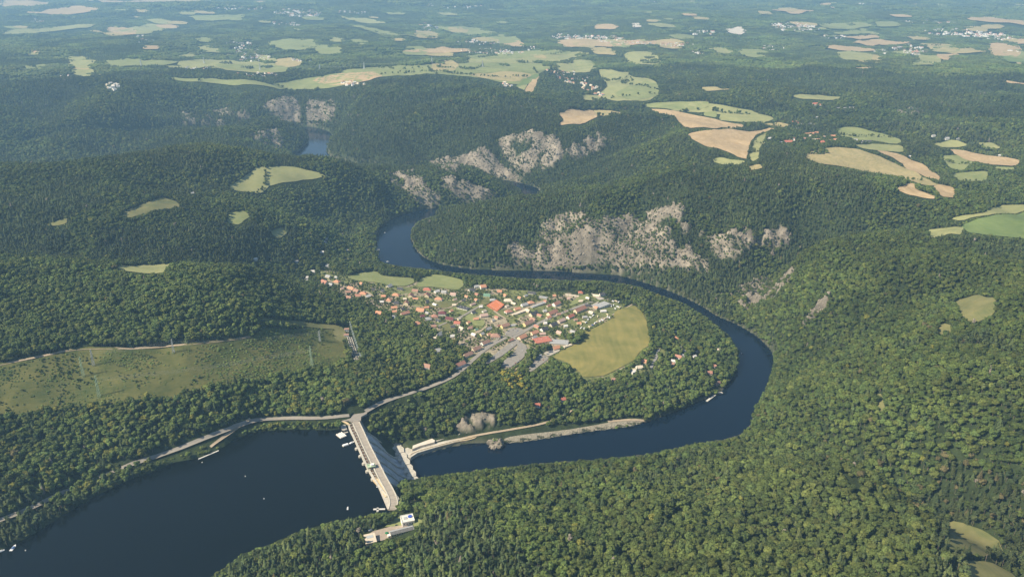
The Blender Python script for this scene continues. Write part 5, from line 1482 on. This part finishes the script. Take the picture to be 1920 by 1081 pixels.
LM = [((928,574), 'the orange clay court'), ((1016,636), 'the big red and grey hall'), ((1127,571), 'the long grey hall by the field'), ((720,521), 'the left lawn'), ((820,527), 'the right lawn'), ((960,668), 'the car parks'),
      ((862,682), 'the white two storey house by the road'), ((1230,650), 'the grey lane'), ((1388,660), 'the outer river bend'), ((870,574), 'the dark flat hall'), ((620,527), 'the lane into the wood'), ((806,605), 'the maroon house'), ((1003,590), 'the main street terrace'), ((1090,580), 'the long red-brown terrace')]
LMF = [((1478,262), 'the long red farmhouse'), ((1612,265), 'the dark barns'), ((1540,268), 'the red corner farm'), ((1590,200), 'the white hall below the wooded hill'), ((1490,228), 'the upper farm')]
RN = {'orange': 'orange roofed', 'red-brown': 'red-brown roofed', 'brown': 'brown roofed', 'maroon': 'maroon roofed', 'dark': 'dark roofed', 'grey': 'grey roofed', 'white': 'white roofed', 'green': 'green roofed', 'red': 'red roofed', 'pinkish': 'pinkish roofed', 'beige': 'beige roofed'}
ORD = ['nearest', 'second nearest', 'third nearest', 'fourth nearest', 'fifth nearest', 'sixth nearest', 'seventh nearest', 'eighth nearest', 'ninth nearest', 'tenth nearest'] + ['%dth nearest' % i for i in range(11, 60)]
bucket = {}
for i, q in enumerate(HOUSES):
    lms = LMF if q[9] == 'fv' else LM
    p = np.array(q[:2]); ds = [np.hypot(*(p - np.array(l_[0]))) for l_ in lms]
    j = int(np.argmin(ds)); d = p - np.array(lms[j][0])
    if ds[j] < 6:
        ds[j] = 1e9; j = int(np.argmin(ds)); d = p - np.array(lms[j][0])
    dr = 'left of' if d[0] < -abs(d[1]) else ('right of' if d[0] > abs(d[1]) else ('below' if d[1] > 0 else 'above'))
    kind_ = 'two storey house' if q[5] >= 5.5 else ('hall' if q[2] > 23 and q[8] == 'f' else ('cabin' if q[2] < 7.5 else 'house'))
    key = (RN[q[6]], kind_, dr, lms[j][1]); bucket.setdefault(key, []).append((float(np.hypot(*d)), i))
LBL = {}
for key, lst in bucket.items():
    lst.sort()
    for n_, (_, i) in enumerate(lst):
        LBL[i] = (key[0] + ' ' + key[1] + ' ' + (ORD[n_] + ' ' if len(lst) > 1 else '') + key[2] + ' ' + key[3], key[1])
for i, q in enumerate(HOUSES):
    px_, py_, l, w, rt, hh, roof, wall, st, zn, x, y = q
    k_ = {'fv': 1.35}.get(zn, 1.2)
    e = house('house' if l > 7.4 else 'cabin', x, y, l * k_, w * k_, math.radians(rt), hh, roof, wall, st, True)
    if l > 23 and st == 'f': e.name = 'hall'
    lb, ct = LBL[i]
    tag(e, lb, ct.replace('two storey ', ''), 'houses of the near village' if zn != 'fv' else 'houses of the right hand village')
# far settlements
FI = sorted(range(len(FARH)), key=lambda i: FARH[i][0] ** 2 + FARH[i][1] ** 2)
FI = [i for i in FI if CLUSTERS[FARH[i][4]][5]][:150]
solo = set(FI); cnt = {}
for i in FI: cnt.setdefault((FARH[i][4], bool(FARH[i][5])), []).append(i)
for (ci_, isred), lst in cnt.items():
    lst.sort(key=lambda i: FARH[i][2])
    for n_, i in enumerate(lst):
        x, y, px_, py_, _, red_, t_ = FARH[i]
        rf = ['orange', 'red', 'red-brown'][int(t_ * 3)] if red_ else ['white', 'grey', 'beige'][int(t_ * 3)]
        e = house('house', x, y, 15 + 7 * t_, 11, t_ * 3, 4.5 + 1.5 * t_, rf, ['white', 'cream'][int(t_ * 7) % 2], 'g' if t_ < .7 else 'h', False)
        od = ['first', 'second', 'third'] + ['%dth' % k_ for k_ in range(4, 80)]
        tag(e, ('red' if red_ else 'pale') + ' roofed house ' + od[n_] + ' from left in ' + CLUSTERS[ci_][5], 'house', 'houses in ' + CLUSTERS[ci_][5])
hc = bpy.data.collections.new('house_kinds')
hm_ = bpy.data.materials.new('far_wall'); hm_.use_nodes = True; t = hm_.node_tree; at = t.nodes.new('ShaderNodeAttribute'); at.attribute_name = 'tint'; at.attribute_type = 'INSTANCER'; t.links.new(at.outputs['Color'], t.nodes['Principled BSDF'].inputs['Base Color']); t.nodes['Principled BSDF'].inputs['Roughness'].default_value = .9
for i, (l, w, h2) in enumerate(((14, 10, 5), (18, 11, 7), (26, 12, 6))):
    V = [(-l/2,-w/2,-3),(l/2,-w/2,-3),(l/2,w/2,-3),(-l/2,w/2,-3),(-l/2,-w/2,h2),(l/2,-w/2,h2),(l/2,w/2,h2),(-l/2,w/2,h2),(-l/2,0,h2+4),(l/2,0,h2+4)]
    me_ = bpy.data.meshes.new('far'); me_.from_pydata(V, [], [[0,1,5,4],[1,2,6,9,5],[2,3,7,6],[3,0,4,8,7],[4,5,9,8],[6,7,8,9]])
    me_.materials.append(WM['white']); me_.materials.append(hm_); me_.polygons.foreach_set('material_index', [0,0,0,0,1,1])
    o_ = bpy.data.objects.new('h%d' % i, me_); hc.objects.link(o_)
rest = [FARH[i] for i in range(len(FARH)) if i not in solo]
x = np.array([q[0] for q in rest]); y = np.array([q[1] for q in rest]); rd = np.array([q[5] or q[6] < .25 for q in rest]); rr_ = np.hypot(x, y)
tn_ = np.where(rd[:, None], np.array([[.36, .17, .11]]), np.array([[.40, .38, .35]])) * (.6 + .6 * rng.random((len(x), 1)))
s_ = np.clip(rr_ / 7500, .9, 1.3) * (.8 + .5 * rng.random(len(x)))
scatter('distant_houses', x, y, hgt(x, y) + 1, np.stack([s_, s_, s_], 1), rng.integers(0, 3, len(x)), tn_, hc, 'white and red roofed houses of the far towns, tiny in the haze', 'houses', tilt=0)
print('houses', round(time.time() - T0, 1))
# ------------------------------------------------------------ clay court
cc = wpoly([r3(*p) for p in [(247,298),(330,264),(403,297),(335,348)]], 0)
co = empty('clay_court', (*[float(a) for a in cc.mean(0)], gz(*cc.mean(0))))
zc_ = max(gz(*p) for p in cc) + .25 - co.location.z
P = rel(co, cc); m0 = np.mean(P, 0)
MB().prism(P, zc_ - 1.5, zc_).build('court_floor', mat('clay', (.52, .17, .075), .9, .1, .2), co)
b_ = MB(); Q = [np.array(m0) + (np.array(p) - m0) * .7 for p in P]
for i in range(4): b_.bar((*Q[i], zc_ + .02), (*Q[(i + 1) % 4], zc_ + .02), .12, 4)
b_.build('court_lines', whitep, co)
b_ = MB()
for i in range(4):
    a, c = np.array(P[i]), np.array(P[(i + 1) % 4])
    for k_ in range(6): q = a + (c - a) * k_ / 6; b_.bar((*q, zc_ - .5), (*q, zc_ + 3), .1, 4)
    for zz in (1.2, 2.1, 3): b_.bar((*a, zc_ + zz), (*c, zc_ + zz), .07, 4)
b_.build('fence', darkm, co)
tag(co, 'bright orange clay court with a dark fence in the middle of the village', 'sports court')
# ------------------------------------------------------------ vehicles
tyre = mat('tyre', (.02, .02, .02), .9, .1, 2)
CARM = [mat('car_white', (.75, .75, .73), .35, .03, 1, spec=.5), mat('car_silver', (.42, .43, .44), .35, .03, 1, spec=.5), mat('car_black', (.025, .025, .03), .3, .05, 1, spec=.5), mat('car_red', (.40, .03, .025), .35, .05, 1, spec=.5), mat('car_blue', (.04, .09, .25), .35, .05, 1, spec=.5), mat('car_white_b', (.72, .72, .72), .35, .03, 1)]
CN = ['white', 'silver', 'black', 'red', 'blue', 'white']
def loft(secs):
    V = []; F = []; n_ = len(secs[0])
    for s_ in secs: V += s_
    for j in range(len(secs) - 1):
        for i in range(n_): k2_ = (i + 1) % n_; F.append([j * n_ + i, j * n_ + k2_, (j + 1) * n_ + k2_, (j + 1) * n_ + i])
    F += [list(range(n_))[::-1], list(range((len(secs) - 1) * n_, len(secs) * n_))]
    return V, F
def sec(x, w, z0, z1, w2): return [(x, -w, z0), (x, w, z0), (x, w2, z1), (x, -w2, z1)]
def car(x, y, rot, ci, z=None, van=False):
    z = gz(x, y) + .5 if z is None else z
    e = empty('van' if van else 'parked_car', (x, y, z), rot)
    if van: V, F = loft([sec(-2.7,.95,.35,2.35,.9), sec(1.4,.95,.35,2.4,.9), sec(2.0,.95,.35,1.4,.88), sec(2.7,.9,.35,1.15,.8)])
    else: V, F = loft([sec(-2.1,.8,.35,.85,.75), sec(-1.7,.87,.3,1.0,.8), sec(1.0,.87,.3,.95,.8), sec(2.1,.82,.35,.72,.7)])
    o_ = mesh_obj('body', V, F, CARM[ci], e)
    if van: mesh_obj('windscreen', *loft([sec(1.45,.82,1.35,2.28,.8), sec(2.05,.8,1.3,1.45,.78)]), glassm, e)
    else:
        mesh_obj('cabin', *loft([sec(-1.7,.76,.95,1.05,.7), sec(-1.1,.78,.95,1.45,.62), sec(.3,.78,.95,1.45,.62), sec(1.1,.76,.92,.98,.7)]), glassm, e)
        MB().box(-.4, 0, 1.47, 1.3, 1.16, .05).build('roof', CARM[ci], e)
    for a in (-1.35, 1.35):
        for c in (-.8, .8): MB().bar((a, c - .12, .33), (a, c + .12, .33), .33, 8).build('wheel', tyre, e)
    return e
carlab = ['in the small car park by the main street', 'in the big grey car park', 'along the main street', 'at the edge of the wooded car park']
grp = {}
for i, p in enumerate(CARS):
    x, y = spx(*p, .8); X3 = (p[0] - 860) * 4.7; Y3 = (p[1] - 510) * 4.7
    w_ = 0 if (X3 < 530 and 480 < Y3 < 560) else (2 if X3 > 700 and Y3 < 460 else (3 if X3 > 620 or X3 < 360 else 1))
    ci_ = [0, 1, 2, 3, 4, 5, 1, 0][i % 8]; e = car(x, y, .8 + (i % 5) * .35, ci_)
    grp.setdefault((CN[ci_], w_), []).append((p[0], e))
for (cn, w_), lst in grp.items():
    lst.sort(key=lambda q: q[0])
    for n_, (_, e) in enumerate(lst):
        tag(e, cn + ' parked car ' + ((['first', 'second', 'third', 'fourth', 'fifth', 'sixth', 'seventh', 'eighth'][n_] + ' from the left ') if len(lst) > 1 else '') + carlab[w_], 'car', 'cars parked in the village')
def caravan(x, y, rot, l=6.5, m_=None, nm='caravan'):
    e = empty(nm, (x, y, gz(x, y) + .4), rot)
    V, F = loft([sec(-l/2,1.1,.5,2.3,1.0), sec(-l/2+.4,1.15,.4,2.7,1.05), sec(l/2-.6,1.15,.4,2.7,1.05), sec(l/2,1.1,.6,1.9,1.0)])
    mesh_obj('body', V, F, m_ or CARM[0], e)
    for c in (-1, 1): MB().box(0, c * 1.13, 1.7, l * .5, .1, .7).build('window', glassm, e)
    for c in (-1, 1): MB().bar((0, c * 1.0 - .12, .33), (0, c * 1.0 + .12, .33), .33, 8).build('wheel', tyre, e)
    return e
for i, p in enumerate(CARAV):
    x, y = spx(*p, 1.3); e = caravan(x, y, .3 + .1 * (i % 3), 7)
    tag(e, 'white caravan ' + ['first', 'second', 'third', 'fourth', 'fifth', 'sixth', 'seventh', 'eighth'][i] + ' from the left in the line below the car parks', 'caravan', 'caravans in the line below the car parks')
order = sorted(range(len(COLONY)), key=lambda i: COLONY[i][0])
for n_, i in enumerate(order):
    x, y = spx(*COLONY[i], 1.3); od = (['first', 'second', 'third'] + ['%dth' % k_ for k_ in range(4, 40)])[n_]
    e = caravan(x, y, .9 + (i % 4) * .5, 6.5 + (i % 3), [CARM[0], CARM[5], WM['cream'], CARM[4]][i % 4 if i % 9 == 3 else i % 3])
    tag(e, ('cream' if i % 3 == 2 and i % 9 != 3 else 'white') + ' trailer ' + od + ' from the left by the upper edge of the yellow field', 'trailer', 'trailers beside the yellow field')
# ------------------------------------------------------------ yard by the dam
c7 = lambda X, Y: (640 + X / 7.385, 960 + Y / 7.385)
yard = wpoly([c7(*p) for p in [(330,330),(440,260),(800,160),(860,190),(960,190),(960,240),(700,350),(560,390),(470,400),(380,440)]], 0)
drape('yard', yard, mat('yard_gravel', (.34, .28, .22), .95, .2, .2), .6, step=4)
drape('meadow', wpoly([c1_(*p) for p in [(610,762),(655,712),(700,715),(735,722),(738,742),(680,762),(640,775)]], 0), FM['B'], .6, step=4)
drape('meadow', wpoly([c7(*p) for p in [(600,200),(740,80),(830,60),(850,180),(700,195)]], 0), FM['G'], .7, step=4)
drape('meadow', wpoly([c7(*p) for p in [(985,60),(1120,110),(1100,200),(1000,200)]], 0), FM['G'], .7, step=4)
x, y = spx(*c7(915, 90), 8); e = empty('flat_roofed_house', (x, y, gz(x, y)), math.radians(18))
MB().box(0, 0, 3.2, 18, 16, 9).build('wall', WM['white'], e)
ro = MB().box(0, 0, 7.95, 19, 17, .5).build('roof', mat('roof_deck', (.68, .63, .54), .9, .15, .3), e)
b_ = MB()
for a, c, s1, s2 in ((0, 8.2, 18.6, .4), (0, -8.2, 18.6, .4), (9.1, 0, .4, 16), (-9.1, 0, .4, 16)): b_.box(a, c, 8.7, s1, s2, 1.0)
b_.build('parapet', whitep, ro); MB().box(-3, 1, 8.6, 5, 5, .8).build('skylight', steel, ro)
b_ = MB(); b_.bar((4.5, 2.5, 8.2), (4.5, 2.5, 9.6), 3.1, 14); b_.build('pool', mat('blue_tarpaulin', (.04, .09, .42), .5, .3, .4), ro)
for a in (-6, -2, 2, 6): MB().box(a, -8.05, 4.5, 1.6, .15, 1.5).build('window', glassm, e)
MB().box(9.05, 0, 1.2, .15, 1.2, 2.2).build('door', woodm, e)
tag(e, 'white flat roofed building with a round blue pool on its roof near the dam', 'building')
x, y = spx(*c7(835, 250), 4); e = empty('workshop', (x, y, gz(x, y)), math.radians(22))
MB().box(0, 0, 1.6, 34, 9, 5.6).build('wall', WM['cream'], e)
ro = mesh_obj('roof', [(-17.5,-5,4.3),(17.5,-5,4.3),(17.5,0,6.3),(-17.5,0,6.3),(17.5,5,4.3),(-17.5,5,4.3)], [[0,1,2,3],[3,2,4,5]], RM['grey'], e)
for k_ in range(3): 
    mesh_obj('roof_panel', [(-17, -4.6 + k_ * 1.5, 4.55 + k_ * .6), (17, -4.6 + k_ * 1.5, 4.55 + k_ * .6), (17, -3.7 + k_ * 1.5, 4.91 + k_ * .6), (-17, -3.7 + k_ * 1.5, 4.91 + k_ * .6)], [[0, 1, 2, 3]], darkm, ro)
for k_ in range(9): MB().box(-14.5 + k_ * 3.6, -4.55, 1.9, 2.2, .12, 1.6).build('window', glassm, e)
MB().box(-19, -1.5, 1.0, 4, 5, 3.4).build('lean_to', WM['white'], e)
tag(e, 'long low workshop with dark strips on its roof beside the dam yard', 'workshop')
x, y = spx(*c7(400, 365), 4.5); e = empty('storage_hall', (x, y, gz(x, y)), math.radians(-72))
MB().box(0, 0, 1.8, 20, 15, 6).build('wall', WM['pale'], e); ro = MB().box(0, 0, 5.0, 21, 16, .5).build('roof', RM['beige'], e); MB().box(-3, 0, 5.4, 6, 9, .3).build('roof_light', steel, ro)
MB().box(0, -7.55, 1.6, 4, .15, 3.6).build('door', steel, e)
tag(e, 'pale flat storage hall at the left end of the dam yard', 'storage hall')
x, y = spx(*c7(405, 248), 1); e = car(x, y, .5, 0, van=True); tag(e, 'white van parked above the storage hall', 'van')
x, y = spx(*c7(765, 172), 1); e = car(x, y, .35, 2); tag(e, 'black car parked by the dam yard grass', 'car')
x, y = spx(*c7(628, 278), 3); e = empty('parasol', (x, y, gz(x, y)))
MB().bar((0, 0, 0), (0, 0, 3), .12).build('pole', steel, e)
V = [(0, 0, 3.6)] + [(2.8 * math.cos(k_ * .785), 2.8 * math.sin(k_ * .785), 2.7) for k_ in range(8)] + [(0, 0, 3.4)]
mesh_obj('canopy', V, [[0, 1 + k_, 1 + (k_ + 1) % 8] for k_ in range(8)] + [[9, 1 + (k_ + 1) % 8, 1 + k_] for k_ in range(8)], mat('green_canvas', (.02, .16, .07), .8, .2, 1), e)
tag(e, 'green parasol standing in the middle of the dam yard', 'parasol')
# ------------------------------------------------------------ pylons and the switchyard
def pylon(name, x, y, H, m_, W=7.0, arms=(.62, .77, .92), aw=9.0, rot=0, parts=True):
    e = empty(name, (x, y, gz(x, y) - .5), rot); b_ = MB(); lv = 8; r_ = .12 if parts else .35
    for k_ in range(lv):
        z0, z1 = H * k_ / lv, H * (k_ + 1) / lv; w0, w1 = W / 2 * (1 - .86 * k_ / lv), W / 2 * (1 - .86 * (k_ + 1) / lv)
        C0 = [(a * w0, c * w0, z0) for a, c in ((-1,-1),(1,-1),(1,1),(-1,1))]; C1 = [(a * w1, c * w1, z1) for a, c in ((-1,-1),(1,-1),(1,1),(-1,1))]
        for i in range(4):
            j = (i + 1) % 4; b_.bar(C0[i], C1[i], r_ * 1.6, 4); b_.bar(C0[i], C1[j], r_, 3); b_.bar(C0[j], C1[i], r_, 3); b_.bar(C1[i], C1[j], r_, 3)
    b_.build('lattice_mast', m_, e)
    for f, s_ in zip(arms, (1, .85, .65)):
        b_ = MB()
        for sg in (-1, 1): b_.bar((0, .5, H * f), (sg * aw * s_, 0, H * f + .6), r_ * 1.3, 4).bar((0, 0, H * f + 2), (sg * aw * s_, 0, H * f + .6), r_, 4)
        b_.build('cross_arm', m_, e)
    return e
PYL = []
for (bx, by, H, m_, lab) in ((187,745,44,greenp,'tall green lattice pylon nearest the lake on the cleared slope'), (157,706,40,greenp,'green lattice pylon left of the dark pylon at the far left'), (176,686,34,steel,'grey lattice pylon standing before the dark trees on the left'),
                        (585,686,46,greenp,'tall green lattice pylon on the cleared slope left of the switchyard'), (326,662,30,steel,'thin grey pylon at the top edge of the clearing'), (600,640,26,steel,'thin grey pylon just left of the switchyard track')):
    x, y = [float(a[0]) for a in hit(bx, by)]; PYL.append((x, y, H, pylon('pylon', x, y, H, m_, W=2.6 + H * .05, rot=math.radians(100 if bx < 400 else 75)))); tag(PYL[-1][3], lab, 'pylon', 'pylons on the clearing')
def wire(p, q, sag, r_=.11, n_=14):
    P_ = [Vector(p).lerp(Vector(q), k_ / n_) - Vector((0, 0, sag * 4 * (k_ / n_) * (1 - k_ / n_))) for k_ in range(n_ + 1)]
    b_ = MB()
    for a, c in zip(P_[:-1], P_[1:]): b_.bar(a, c, r_, 3)
    return b_
def tipz(P_, f): x, y, H, e = P_; return (x, y, gz(x, y) + H * f)
wm = mat('wire', (.45, .45, .43), .5, .05, 1, metal=.3)
def line(pairs, lab, sag=6, r_=.09, offs=(-6, 0, 6), f=.8):
    e = empty('power_line', (0, 0, 0)); 
    for A_, B_ in pairs:
        a, c = np.array(tipz(A_, f)), np.array(tipz(B_, f)); d = (c - a)[:2]; d /= np.linalg.norm(d); nn_ = np.array([-d[1], d[0], 0])
        for o_ in offs: wire(a + nn_ * o_, c + nn_ * o_, sag, r_).build('cable', wm, e)
    tag(e, lab, 'power line'); return e
line([(PYL[0], PYL[3])], 'cables spanning the cleared slope between the two tall green pylons'); line([(PYL[2], PYL[4]), (PYL[4], PYL[5])], 'thin cables along the top edge of the clearing', sag=4, offs=(-4, 4))
DP = []
for i, (bx, by) in enumerate([(265,124),(383,120),(488,132),(600,134),(683,130),(810,120),(905,126)]):
    x, y = [float(a[0]) for a in hit(bx, by)]; e = pylon('pylon', x, y, 48, steel, W=9, aw=12, rot=1.2, parts=False); DP.append((x, y, 48, e))
    tag(e, 'distant pylon ' + ['first', 'second', 'third', 'fourth', 'fifth', 'sixth', 'seventh'][i] + ' from the left along the plateau fields', 'pylon', 'distant pylons along the plateau')
line(list(zip(DP[:-1], DP[1:])), 'long distant cables crossing the plateau fields', sag=14, r_=.28, offs=(-8, 8))
# switchyard: stepped concrete frame running down the slope, fins on its right
c8 = lambda X, Y: (600 + X / 8.32, 590 + Y / 8.32)
A0 = [np.array([float(a[0]) for a in hit(*c8(*p))]) for p in ((425,350),(560,770),(490,350),(630,740),(470,165),(650,720))]
sy = empty('switchyard', (*A0[0], gz(*A0[0])))
def pt3(p, dz_): return (p[0] - sy.location.x, p[1] - sy.location.y, gz(*p) - sy.location.z + dz_)
for nm_, a, c in (('side_wall', A0[0], A0[1]), ('side_wall', A0[2], A0[3])):
    b_ = MB()
    for k_ in range(14):
        p, q = a + (c - a) * k_ / 14, a + (c - a) * (k_ + 1) / 14; P0, P1 = pt3(p, 0), pt3(q, 0); h_ = 2.6
        b_.box((P0[0] + P1[0]) / 2, (P0[1] + P1[1]) / 2, (P0[2] + P1[2]) / 2 + .6, np.hypot(P1[0] - P0[0], P1[1] - P0[1]) * .99, 1.2, h_, math.atan2(P1[1] - P0[1], P1[0] - P0[0]))
    b_.build(nm_, conc_l, sy)
for k_ in range(15):
    p, q = A0[0] + (A0[1] - A0[0]) * (k_ + .3) / 15, A0[2] + (A0[3] - A0[2]) * (k_ + .3) / 15; P0, P1 = pt3(p, 1.6), pt3(q, 1.6)
    b_ = MB(); b_.bar(P0, P1, .75, 4); m_ = [(a + c) / 2 for a, c in zip(P0, P1)]; b_.box(m_[0], m_[1], m_[2], 1.2, 9.0, 1.0, math.atan2(P1[1] - P0[1], P1[0] - P0[0]) ); b_.build('cross_beam', conc, sy)
for k_ in range(17):
    p = A0[4] + (A0[5] - A0[4]) * k_ / 16; P0 = pt3(p, 0)
    b_ = MB().box(P0[0], P0[1], P0[2] + 4.0, 3.0, 1.4, 9.5, .3); b_.bar((P0[0], P0[1], P0[2] + 8), (P0[0], P0[1], P0[2] + 12), .25, 4); b_.build('fin', mat('pale_fin', (.55, .60, .50), .8, .1, .5) if k_ == 0 else bpy.data.materials['pale_fin'], sy)
tag(sy, 'stepped concrete switchyard running down the slope with a row of pale fins', 'switchyard')
for (X, Y, lab) in ((415,225,'cream box building at the top of the switchyard, upper of two'), (410,312,'cream box building at the top of the switchyard, lower of two')):
    x, y = spx(*c8(X, Y), 3); e = house('switch_house', x, y, 10, 8, .15, 4.5, 'brown', 'white', 'f', True); tag(e, lab, 'building')
# ------------------------------------------------------------ things on the water
hullm = mat('boat_white', (.72, .72, .70), .4, .04, 1); tarp = mat('boat_cover', (.10, .16, .30), .7, .1, 1); plank = mat('jetty_planks', (.50, .46, .39), .85, .2, 1)
def wp_(px_, py_, z): a = unproj(px_, py_, z); return float(a[0]), float(a[1])
def boat(px_, py_, z, L, rot, lab, cover=False, cat='boat', grp_=None):
    x, y = wp_(px_, py_, z); e = empty('motor_boat', (x, y, z), rot); w = L * .17
    V, F = loft([sec(-L/2,w*.85,-.3,.9,w), sec(0,w*.9,-.3,.9,w*1.05), sec(L*.3,w*.6,-.3,1.0,w*.8), sec(L/2,.05,0,1.2,.1)]); mesh_obj('hull', V, F, hullm, e)
    mesh_obj('cabin', *loft([sec(-L*.28,w*.75,.9,2.0,w*.6), sec(L*.1,w*.7,.9,1.9,w*.55), sec(L*.22,w*.5,.9,1.1,w*.45)]), tarp if cover else hullm, e)
    MB().box(L*.02, 0, 1.5, .3, w*1.3, .5).build('window', glassm, e)
    tag(e, lab, cat, grp_); return e
def raft(px_, py_, z, L, W_, rot, lab, bars=0, name='pontoon'):
    x, y = wp_(px_, py_, z); e = empty(name, (x, y, z), rot)
    MB().box(0, 0, .4, L, W_, 1.2).build('deck', plank, e)
    for s_ in (-1, 1): MB().box(0, s_ * (W_ / 2 - .6), -.1, L * .98, 1.0, .9).build('float', steel, e)
    for k_ in range(bars): MB().box(0, -W_ / 2 + W_ * (k_ + .5) / bars, 1.5, L, .9, 1.0).build('roof_beam', whitep, e)
    tag(e, lab, name); return e
raft(640, 815.5, RES_Z, 16, 13, DROT + .35, 'floating platform with pale roof bars beside the intake', 4)
raft(648, 810.5, RES_Z, 9, 2.4, DROT + 1.7, 'short walkway joining the roofed platform to the dam', 0)
x_ = raft(648, 834, RES_Z, 11, 5.5, DROT + 1.75, 'white work barge below the roofed platform', 0, 'work_barge'); MB().box(0, 0, 1.6, 9.5, 4.6, 1.5).build('cabin', hullm, x_)
boat(660, 829, RES_Z, 10, DROT + 1.9, 'grey white motor boat moored between work barge and dam')
boat(707.5, 905.5, RES_Z, 7, DROT + .1, 'white boat moored against the dam, upper of the pair', cat='boat'); boat(714, 918, RES_Z, 8, DROT + .05, 'white boat moored against the dam, lower of the pair')
boat(709.5, 911.5, RES_Z, 6, DROT + 1.6, 'small blue covered boat between the two white ones', True)
boat(652, 952, RES_Z, 7, 1.7, 'lone small boat on the lake above the bottom wood'); boat(25, 1026, RES_Z, 13, 1.6, 'dark topped houseboat near the lower left shore', True); boat(3, 1032, RES_Z, 8, .6, 'white boat cut by the left edge of the photo')
boat(1390.5, 662, 0, 6, 1.2, 'tiny white boat near the outer river bend'); boat(706, 468, 0, 12, .3, 'white boat beside the jetty in the upper river', False); boat(727, 490, 0, 8, .2, 'small boat by the village shore of the upper river'); boat(722, 436, 0, 6, .5, 'small boat under the trees of the upper river')
for px_, py_, lab in ((460,892,'white buoy in the middle of the lake'), (495,934,'white buoy low in the middle of the lake'), (379,866,'white buoy near the long lakeside jetty'), (48,1031,'white buoy right of the houseboat')):
    x, y = wp_(px_, py_, RES_Z); e = MB().bar((0, 0, -.3), (0, 0, .9), .8, 10).bar((0, 0, .9), (0, 0, 1.9), .25, 6).build('buoy', whitep, loc=(x, y, RES_Z)); tag(e, lab, 'buoy')
def jetty(pts, z, w, lab, posts=True):
    P_ = [np.array(unproj(*p, z + 1)) for p in pts]; o_ = P_[0]; e = empty('jetty', (float(o_[0]), float(o_[1]), z)); path = np.array([p - o_ for p in P_], float).reshape(-1, 2)
    q = smooth_open(path, 1) if len(path) > 2 else path
    MB().sweep(q, -w / 2, w / 2, .7, 1.3).build('deck', mat('jetty_deck', (.58, .56, .50), .8, .1, .5), e)
    L_ = np.linalg.norm(path[-1] - path[0]); n_ = max(2, int(L_ / 6)); b_ = MB()
    for k_ in range(n_ + 1):
        p = path[0] + (path[-1] - path[0]) * k_ / n_; b_.bar((p[0], p[1], -2), (p[0], p[1], 1.9), .25, 5)
    b_.build('piles', plank, e); tag(e, lab, 'jetty')
jetty([(372,859.5),(410,843.5)], RES_Z, 2.6, 'long pale jetty along the left shore of the lake')
jetty([(722,953),(700,953.5)], RES_Z, 3.4, 'concrete jetty at the south end of the dam, upper arm'); jetty([(708,950.5),(708,962)], RES_Z, 3.0, 'short cross arm of the jetty at the south end of the dam')
jetty([(1325,751),(1342,738)], 0, 4.5, 'long white landing stage on the inner river bend'); raft(1351, 736, 0, 9, 6, .4, 'white swimming raft next to the landing stage', 0)
jetty([(703,466),(712,467)], 0, 3, 'small jetty on the left bank of the upper river')
e = raft(470, 1021, RES_Z + 3, 8, 5, .3, 'pale boathouse roof among the trees at the lower shore', 0, 'boathouse')
MB().box(0, 0, 1.7, 7, 4.4, 1.6).build('wall', WM['white'], e)
e.location.z = gz(e.location.x, e.location.y) + .2
x, y = spx(395, 1076, 3); e = house('boathouse', x, y, 14, 6, .5, 3, 'white', 'white', 'f'); tag(e, 'long white boathouse on the shore at the bottom edge', 'boathouse')
print('objects', round(time.time() - T0, 1))
# bushes that hold on to the rock knob and the small cliff beside the quay
bxy = []
for k_ in range(26):
    a = rng.random() * 6.28; q = rng.random() * 12; c0 = np.array(unproj(930, 833, 2)).ravel(); bxy.append((c0[0] + math.cos(a) * q * 1.1, c0[1] + math.sin(a) * q * .7, 12.5 * math.sqrt(max(.05, 1 - (q / 14) ** 2))))
bxy = np.array(bxy); s_ = .5 + .5 * rng.random(len(bxy))
scatter('knob_bushes', bxy[:, 0], bxy[:, 1], bxy[:, 2], np.stack([s_] * 3, 1), 13 + rng.integers(0, 2, len(s_)), tints(bxy[:, 0], bxy[:, 1], np.full(len(s_), 13), None) * 1.2, tree_coll, 'green bushes growing over the rock knob by the water', 'bushes')
# ------------------------------------------------------------ haze
hz = 66000.0
V = []; 
for z in (-12.0, CAM_Z + 30): 
    for (x, y) in ((-hz, -3000), (hz, -3000), (hz, 75000), (-hz, 75000)): V.append((x, y, z))
hm = bpy.data.materials.new('haze'); hm.use_nodes = True; t = hm.node_tree; t.nodes.clear()
pv = t.nodes.new('ShaderNodeVolumePrincipled'); out = t.nodes.new('ShaderNodeOutputMaterial')
pv.inputs['Color'].default_value = (.39, .69, 1.0, 1); pv.inputs['Density'].default_value = 5.9e-5; pv.inputs['Anisotropy'].default_value = .1
t.links.new(pv.outputs[0], out.inputs['Volume'])
haze = mesh_obj('haze', V, [[3, 2, 1, 0], [4, 5, 6, 7], [0, 1, 5, 4], [1, 2, 6, 5], [2, 3, 7, 6], [3, 0, 4, 7]], hm)
tag(haze, 'thin blue summer haze over the far country', 'haze', kind='stuff')
print('done', round(time.time() - T0, 1))
